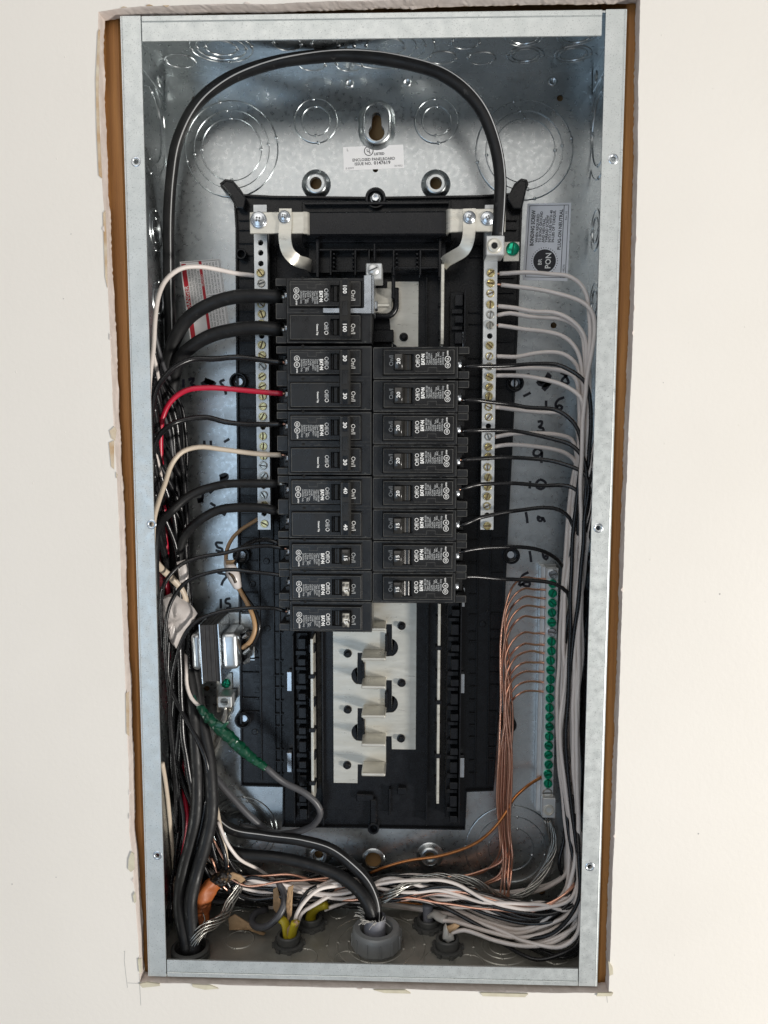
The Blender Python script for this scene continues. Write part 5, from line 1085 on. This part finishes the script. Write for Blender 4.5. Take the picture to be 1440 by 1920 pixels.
# ================================================================== SPLICES, SHEATHS, PAPER
def pillow(name, pts, y, th, mtl, label, cat, amp=.8, freq=.12, parent=None, back=.4, tilt=0.0):
    q = densify([Vector((at(px, py, y).x, at(px, py, y).z)) for px, py in pts], 2.0); n = len(q); c = sum(q, Vector((0, 0))) / n
    s = MB(); vs = []; fs = []; rows = [(0, 1.0, 0)] + [(1, f, -th * math.sqrt(max(0, 1 - f * f))) for f in (.93, .8, .6, .38, .16)]
    sd = random.uniform(0, 50)
    for k, (sg, f, h) in enumerate(rows):
        for p_ in q:
            w_ = c.lerp(p_, f); dn_ = amp * (noise.noise(Vector((w_.x * freq * 2, w_.y * freq * 2, sd))) + .7 * abs(noise.noise(Vector((w_.x * freq * 5, w_.y * freq * 5, sd)))))
            vs.append((w_.x, y + h + dn_ * (1 if k else .3) + tilt * (w_.x - c.x), w_.y))
    m_ = len(rows)
    for k in range(m_ - 1):
        for i in range(n): j = (i + 1) % n; fs.append((k * n + i, k * n + j, (k + 1) * n + j, (k + 1) * n + i))
    fs.append(tuple(range((m_ - 1) * n, m_ * n)))
    b0 = len(vs); vs += [(v[0], v[1] + th * back * 2 + .3, v[2]) for v in vs[:n]]
    for i in range(n): j = (i + 1) % n; fs.append((b0 + i, b0 + j, j, i))
    fs.append(tuple(reversed(range(b0, b0 + n))))
    s.add(vs, fs); bmx = s.build(name, mtl, parent, auto=32)
    bm = bmesh.new(); bm.from_mesh(bmx.data); bmesh.ops.recalc_face_normals(bm, faces=bm.faces); bm.to_mesh(bmx.data); bm.free()
    return prop(bmx, label, cat) if parent is None else bmx
pillow('taped_splice', [(306, 1120), (318, 1114), (330, 1116), (346, 1130), (358, 1142), (366, 1154), (362, 1164), (350, 1180), (340, 1196), (330, 1216), (322, 1206), (314, 1180), (306, 1150)], 54, 9, 'white_tape', 'crumpled white tape wrapped around a splice at the left wall', 'splice', 2.6, .07)
pillow('cable_tag', [(331, 1054), (346, 1050), (352, 1078), (351, 1094), (337, 1092)], 50, 2, 'white_tape', 'small white paper tag on a cable above the white tape', 'tag', .6)
sp = thing('wire_splice', at(436, 1080, 62), 'white plastic wire splice between the brown wire and transformer wires', 'splice')
s = MB(); s.tube(catmull(P3([(424, 1052, 64), (430, 1062, 61), (436, 1074, 60), (442, 1090, 60), (446, 1101, 62)]), 1.5), 4, 12, rfun=lambda t: 2.4 + 3.2 * math.sin(min(1, t * 1.5) * math.pi * .62) - 1.9 * max(0, t - .7) / .3); s.build('sleeve', 'white_tape', sp, smooth=True)
s = MB(); s.tube(catmull(P3([(430, 1074, 56), (436, 1080, 55), (442, 1092, 56)]), 1.5), 1.5, 7); s.build('dark_opening', 'burnt_tar', sp, smooth=True)
pillow('cap', [(422, 1051), (440, 1050), (438, 1057), (424, 1060)], 58, 1.6, 'kraft_paper', None, None, .4, parent=sp)
# green tape
gt = thing('green_taped_splice', at(440, 1385, 52), 'green electrical tape wrapped along a diagonal wire splice', 'splice')
s = MB(); C = catmull(P3([(374, 1324, 52), (384, 1338, 50), (398, 1352, 48), (412, 1366, 48), (430, 1382, 48), (448, 1400, 48), (466, 1416, 48), (484, 1430, 50), (500, 1441, 52)]), 1.2)
s.tube(C, 5, 16, rfun=lambda t: (1.8 + 2.9 * math.sin(math.pi * min(1, (t + .06) * .93)) ** .6) * (1 + .10 * noise.noise(Vector((t * 30, 1, 2))) + .10 * ((t * 11) % 1.0)))
for v in s.v: v += Vector((noise.noise(v * .35), noise.noise(v * .35 + Vector((5, 5, 5))), noise.noise(v * .35 + Vector((9, 2, 5))))) * 1.1
s.build('tape_wrap', 'green_tape', gt, auto=28)
pillow('tape_flap', [(408, 1352), (420, 1357), (428, 1352), (429, 1356), (420, 1366), (408, 1368), (398, 1360)], 44, 1.2, 'green_tape', None, None, .5, parent=gt)
# orange sheaths
s = MB(); s.tube(catmull(P3([(384, 1748, 46), (380, 1722, 48), (381, 1700, 50), (386, 1680, 52), (396, 1662, 56), (410, 1650, 60)]), 2), 7.5, 18, rfun=lambda t: (4.4 + 4.0 * min(1, t * 1.5)) * (1 + .07 * noise.noise(Vector((t * 14, 3, 1)))), flat=.5)
for v in s.v: v += Vector((noise.noise(v * .16), noise.noise(v * .16 + Vector((5, 5, 5))), 0)) * 1.6
prop(s.build('cable_sheath', 'orange_sheath', smooth=True), 'dull orange cable sheath bending out of the lower left corner', 'cable sheath')
s = MB(); s.tube(catmull(P3([(346, 1700, 62), (348, 1670, 62), (352, 1640, 62), (357, 1622, 64)]), 2), 5, 12, flat=.6); prop(s.build('cable_sheath', 'bright_orange_sheath', smooth=True), 'bright orange cable sheath showing between the two thick black cables', 'cable sheath')
pillow('torn_cable_end', [(394, 1648), (404, 1640), (416, 1632), (428, 1630), (440, 1640), (432, 1652), (420, 1662), (408, 1660), (400, 1656)], 52, 5, 'burnt_tar', 'tarry black torn cable end above the orange sheath', 'cable end', 2.2, .2)
for lb, pts, y, mt in (('torn brown paper fringe above the orange sheath', [(424, 1640), (436, 1636), (452, 1642), (460, 1650), (452, 1656), (440, 1648), (430, 1650)], 50, 'kraft_paper'),
                       ('brown paper strip lying on the box floor at lower left', [(428, 1722), (440, 1715), (470, 1734), (482, 1744), (498, 1750), (494, 1754), (480, 1750), (466, 1744), (430, 1744)], 52, 'kraft_paper'),
                       ('curled brown paper strip standing by the grey cable loop', [(512, 1668), (520, 1664), (526, 1690), (530, 1712), (524, 1720), (512, 1704)], 58, 'kraft_paper'),
                       ('tall brown paper strip rising out of the yellow sheath', [(540, 1664), (550, 1660), (548, 1690), (547, 1716), (540, 1728), (536, 1700)], 46, 'kraft_paper'),
                       ('small folded paper flap at the front yellow sheath', [(546, 1732), (556, 1726), (560, 1732), (546, 1752), (538, 1756), (538, 1742)], 38, 'kraft_paper'),
                       ('scrap of torn brown paper by the front right connector', [(838, 1738), (852, 1732), (862, 1736), (856, 1742), (846, 1748), (842, 1752)], 36, 'kraft_paper')):
    pillow('paper_scrap', pts, y, .9, mt, lb, 'paper scrap', .9, .2)
pillow('clear_flap', [(356, 1766), (380, 1748), (390, 1744), (384, 1762), (372, 1776)], 36, .6, 'white_sheath', 'frayed pale plastic flap at the rim of the black hub', 'plastic flap', .6, .2)
# yellow and white sheathed cables coming through the floor
def sheath(seq, r, mtl, label, flat=.62, r1=None):
    s = MB(); s.tube(catmull(P3(seq), 1.6), r, 14, rfun=lambda t: r + ((r1 or r) - r) * t, flat=flat); prop(s.build('cable_sheath', mtl, smooth=True), label, 'cable sheath', None)
sheath([(540, 1768, 42), (538, 1750, 42), (534, 1730, 44), (526, 1722, 46)], 4.0, 'yellow_sheath', 'yellow cable sheath, left of the front pair')
sheath([(546, 1768, 40), (548, 1750, 40), (551, 1738, 40), (554, 1728, 40)], 4.4, 'yellow_sheath', 'yellow cable sheath with paper flap, right of the front pair')
sheath([(582, 1728, 70), (584, 1714, 70), (594, 1702, 68), (614, 1696, 66)], 5.5, 'yellow_sheath', 'yellow cable sheath bending out of the rear connector', r1=6.2)
sheath([(803, 1730, 72), (803, 1714, 72), (802, 1696, 72)], 5.0, 'grey_jacket', 'grey cable stub standing in the rear right connector', .9)
sheath([(806, 1718, 68), (816, 1714, 62), (824, 1720, 56), (834, 1724, 52)], 3.6, 'white_sheath', 'white cable sheath folded over at the rear right connector', r1=4.4)
pillow('cable_sheath', [(830, 1760), (832, 1742), (836, 1734), (842, 1748), (850, 1752), (852, 1762), (840, 1768)], 36, 3.5, 'white_sheath', 'split white cable sheath in the front right connector', 'cable sheath', .8, .2)

# ================================================================== CONNECTORS ON THE BOX FLOOR
def connector(label, px, py, r, hgt, mtl='dark_connector', ridges=10, lip=1.2, hole=.74, group='cable connectors on the box floor', nut=True, name='cable_connector'):
    q = at_z(px, py, ZB + hgt); q.z = ZB; q.y = max(q.y, r + 4.5); t = thing(name, q, label, 'connector', group)
    s = MB(); s.lathe(q, (0, 0, 1), [(r * hole, 1), (r * hole, hgt - .6), (r * hole + .6, hgt), (r * .92, hgt), (r, hgt - .8), (r, hgt * .45), (r * .96, hgt * .42), (r * .96, .2)], 32); s.build('collar', mtl, t, auto=40)
    s = MB(); s.lathe(q + Vector((0, 0, hgt * .35)), (0, 0, 1), [(r * hole, 0), (.05, .02)], 20); s.build('bore', 'void', t)
    if nut:
        s = MB(); s.lathe(q, (0, 0, 1), [(r * 1.28, .1), (r * 1.28, 3.0), (r * 1.2, 3.6), (r, 3.6)], 32); o = s.build('lock_nut', mtl, t, auto=40)
        for k in range(8):
            a = 2 * math.pi * k / 8 + .2; d = Vector((math.cos(a), math.sin(a), 0)); e = Vector((-d.y, d.x, 0)); c = q + d * r * 1.28
            k_ = MB(); A = [c - e * 2 - d * .6, c + e * 2 - d * .6, c + e * 2 + d * 1.5, c - e * 2 + d * 1.5]; k_.add([p_ + Vector((0, 0, .2)) for p_ in A] + [p_ + Vector((0, 0, 3.4)) for p_ in A], [(0, 1, 5, 4), (1, 2, 6, 5), (2, 3, 7, 6), (3, 0, 4, 7), (4, 5, 6, 7)]); k_.build('nut_lug', mtl, o)
    return t, q
connector('dark threaded cable connector holding the front pair of yellow sheaths', 541, 1750, 10, 11)
connector('dark cable connector holding the rear yellow sheath', 583, 1717, 10, 9)
connector('dark cable connector in front right holding the split white sheath', 839, 1757, 10, 12)
connector('dark cable connector at rear right holding the grey stub', 803, 1720, 10, 9)
hub, q = connector('black threaded conduit hub in the lower left corner', 357, 1773, 15, 10, nut=False, group=None, name='conduit_hub', hole=.86)
for k in range(3):
    s = MB(); s.lathe(q + Vector((0, 0, 1.0 + k * 3.0)), (0, 0, 1), [(15, -.2), (16.2, .7), (16.2, 1.3), (15, 2.2)], 36); s.build('thread', 'dark_connector', hub, smooth=True)
# big grey PVC bushing in the middle
q = at_z(706, 1738, ZB + 18.6); q.z = ZB; pv = thing('conduit_bushing', q, 'large grey plastic conduit bushing with ribbed collar at bottom centre', 'conduit bushing')
s = MB(); s.lathe(q, (0, 0, 1), [(13.6, -1), (13.6, 17.5), (14.4, 18.6), (18.9, 18.6), (20.2, 17.4), (20.9, 14), (21.2, 3.6), (20.0, 2.6), (18.4, 2.6), (18.4, .1)], 48); s.build('collar', 'grey_pvc', pv, auto=40)
for k in range(12):
    a = 2 * math.pi * (k + .35) / 12; d = Vector((math.cos(a), math.sin(a), 0)); e = Vector((-d.y, d.x, 0)); c = q + d * 20.8
    s = MB(); A = [c - e * .9 - d * .6, c + e * .9 - d * .6, c + e * .6 + d * 1.3, c - e * .6 + d * 1.3]; s.add([p_ + Vector((0, 0, 3.8)) for p_ in A] + [p_ - d * .3 + Vector((0, 0, 15)) for p_ in A], [(0, 1, 5, 4), (1, 2, 6, 5), (2, 3, 7, 6), (3, 0, 4, 7), (4, 5, 6, 7)]); s.build('rib', 'grey_pvc', pv)
s = MB(); s.lathe(q + Vector((0, 0, 6)), (0, 0, 1), [(13.6, 0), (.05, .02)], 24); s.build('bore', 'void', pv)
s = MB(); C = [q + Vector((-1.5, 0, z)) for z in (6, 12, 18, 24, 28.5)]; s.tube(C, 9.2, 20, cap=False, rfun=lambda t: 9.4 - .2 * t)
for v in s.v:
    if v.z > q.z + 26: v.z += 2.2 * noise.noise(Vector((v.x * .4, v.y * .4, 4)))
prop(s.build('cable_jacket', 'grey_jacket', smooth=True), 'grey outer cable jacket cut off inside the conduit bushing', 'cable jacket')
s = MB()
for k in range(34):
    a = random.uniform(2.2, 5.6); b0 = q + Vector((-1.5 + 8.6 * math.cos(a), 8.6 * math.sin(a), 27)); d = Vector((math.cos(a) * 1.2 - .5, math.sin(a) * .8, random.uniform(-.2, 1.2))).normalized(); L_ = random.uniform(4, 11)
    s.tube([b0, b0 + d * L_ * .5 + Vector((0, 0, 1)), b0 + d * L_], .22, 4)
prop(s.build('frayed_fibre', 'white_sheath'), 'frayed white filler fibres around the cut grey jacket', 'fibres', kind='stuff')

# ================================================================== DOORBELL TRANSFORMER AND GROUND LUG
tc_ = at(402, 1224, 66); tr = thing('transformer', tc_, 'small doorbell transformer with dark laminated core and silver end bells', 'transformer')
pb = lambda *a, **k: pbox(*a, **k)
x0, x1, z0, z1 = prect(379, 411, 1172, 1278, 46)
nl_ = 4
for k in range(nl_):
    a = x0 + (x1 - x0) * k / nl_; b_ = x0 + (x1 - x0) * (k + 1) / nl_
    s = MB(); s.box(a + .12, b_ - .12, 46 + (.35 if k % 2 else 0), 88, z0, z1); s.build('lamination', 'core_steel', tr, bevel=.2)
for xx in (x0 - 1.0, x1 + .2):
    s = MB(); s.box(xx, xx + .9, 44.6, 89, z0 - 1.5, z1 + 1); s.build('clamp_plate', 'zinc', tr, bevel=.2)
zc = (z0 + z1) / 2
for xa, xb in ((x0 - 10.5, x0 - 1.1), (x1 + 1.2, x1 + 15)):
    s = MB(); s.box(xa, xb, 50, 84, zc - 16, zc + 16); s.build('end_bell', 'bell_steel', tr, bevel=4.2, seg=4, auto=60)
s = MB(); s.box(x1 + 1.2, x1 + 22, 84.5, 86, zc - 18, zc + 26); s.build('mounting_plate', 'galvanized', tr, bevel=.3)
s = MB(); s.prism_v([(x1 + 15.1, 60), (x1 + 19, 66), (x1 + 19, 82), (x1 + 15.1, 82)], zc - 15, zc + 12); s.build('terminal_block', 'black_plastic', tr, bevel=.4)
for dz, L_ in ((9, 7), (-5, 10), (-13, 6)):
    s = MB(); a = Vector((x1 + 18, 62, zc + dz)); s.tube([a, a + Vector((L_ * .7, -5, L_ * .55))], 1.9, 8); s.build('terminal_screw', 'zinc', tr)
s = MB(); s.lathe((x0 - 1.0, 47, z0 + 3), (-1, 0, 0), [(1.4, 0), (1.2, .6), (.05, .7)], 10); s.build('rivet', 'zinc', tr)
for o in list(tr.children): pass
tr.rotation_euler = (0, -0.035, 0)
gl = thing('ground_lug', at(421, 1318, 80), 'small tin ground lug with slotted screw below the transformer', 'lug')
pbox('tang', 406, 436, 1262, 1336, D - 2.2, D - .4, 'tin', gl, .3); pbox('lug_body', 408, 434, 1306, 1327, 74, D - 2.3, 'aluminum', gl, .6)
q = at(421, 1316, 74); s = MB(); s.lathe((q.x, 74, q.z), (0, -1, 0), [(3.6, .02), (3.4, .4), (.05, .4)], 18); o = s.build('clamp_screw', 'dull_screw', gl)
s = MB(); s.box(q.x - 3, q.x + 3, 73.4, 73.58, q.z - .45, q.z + .45); s.build('slot', 'void', o)
head(424, 1281, D - 2.2, 4.2, 'green_screw', gl, 'phillips', washer=False, name='green_screw')
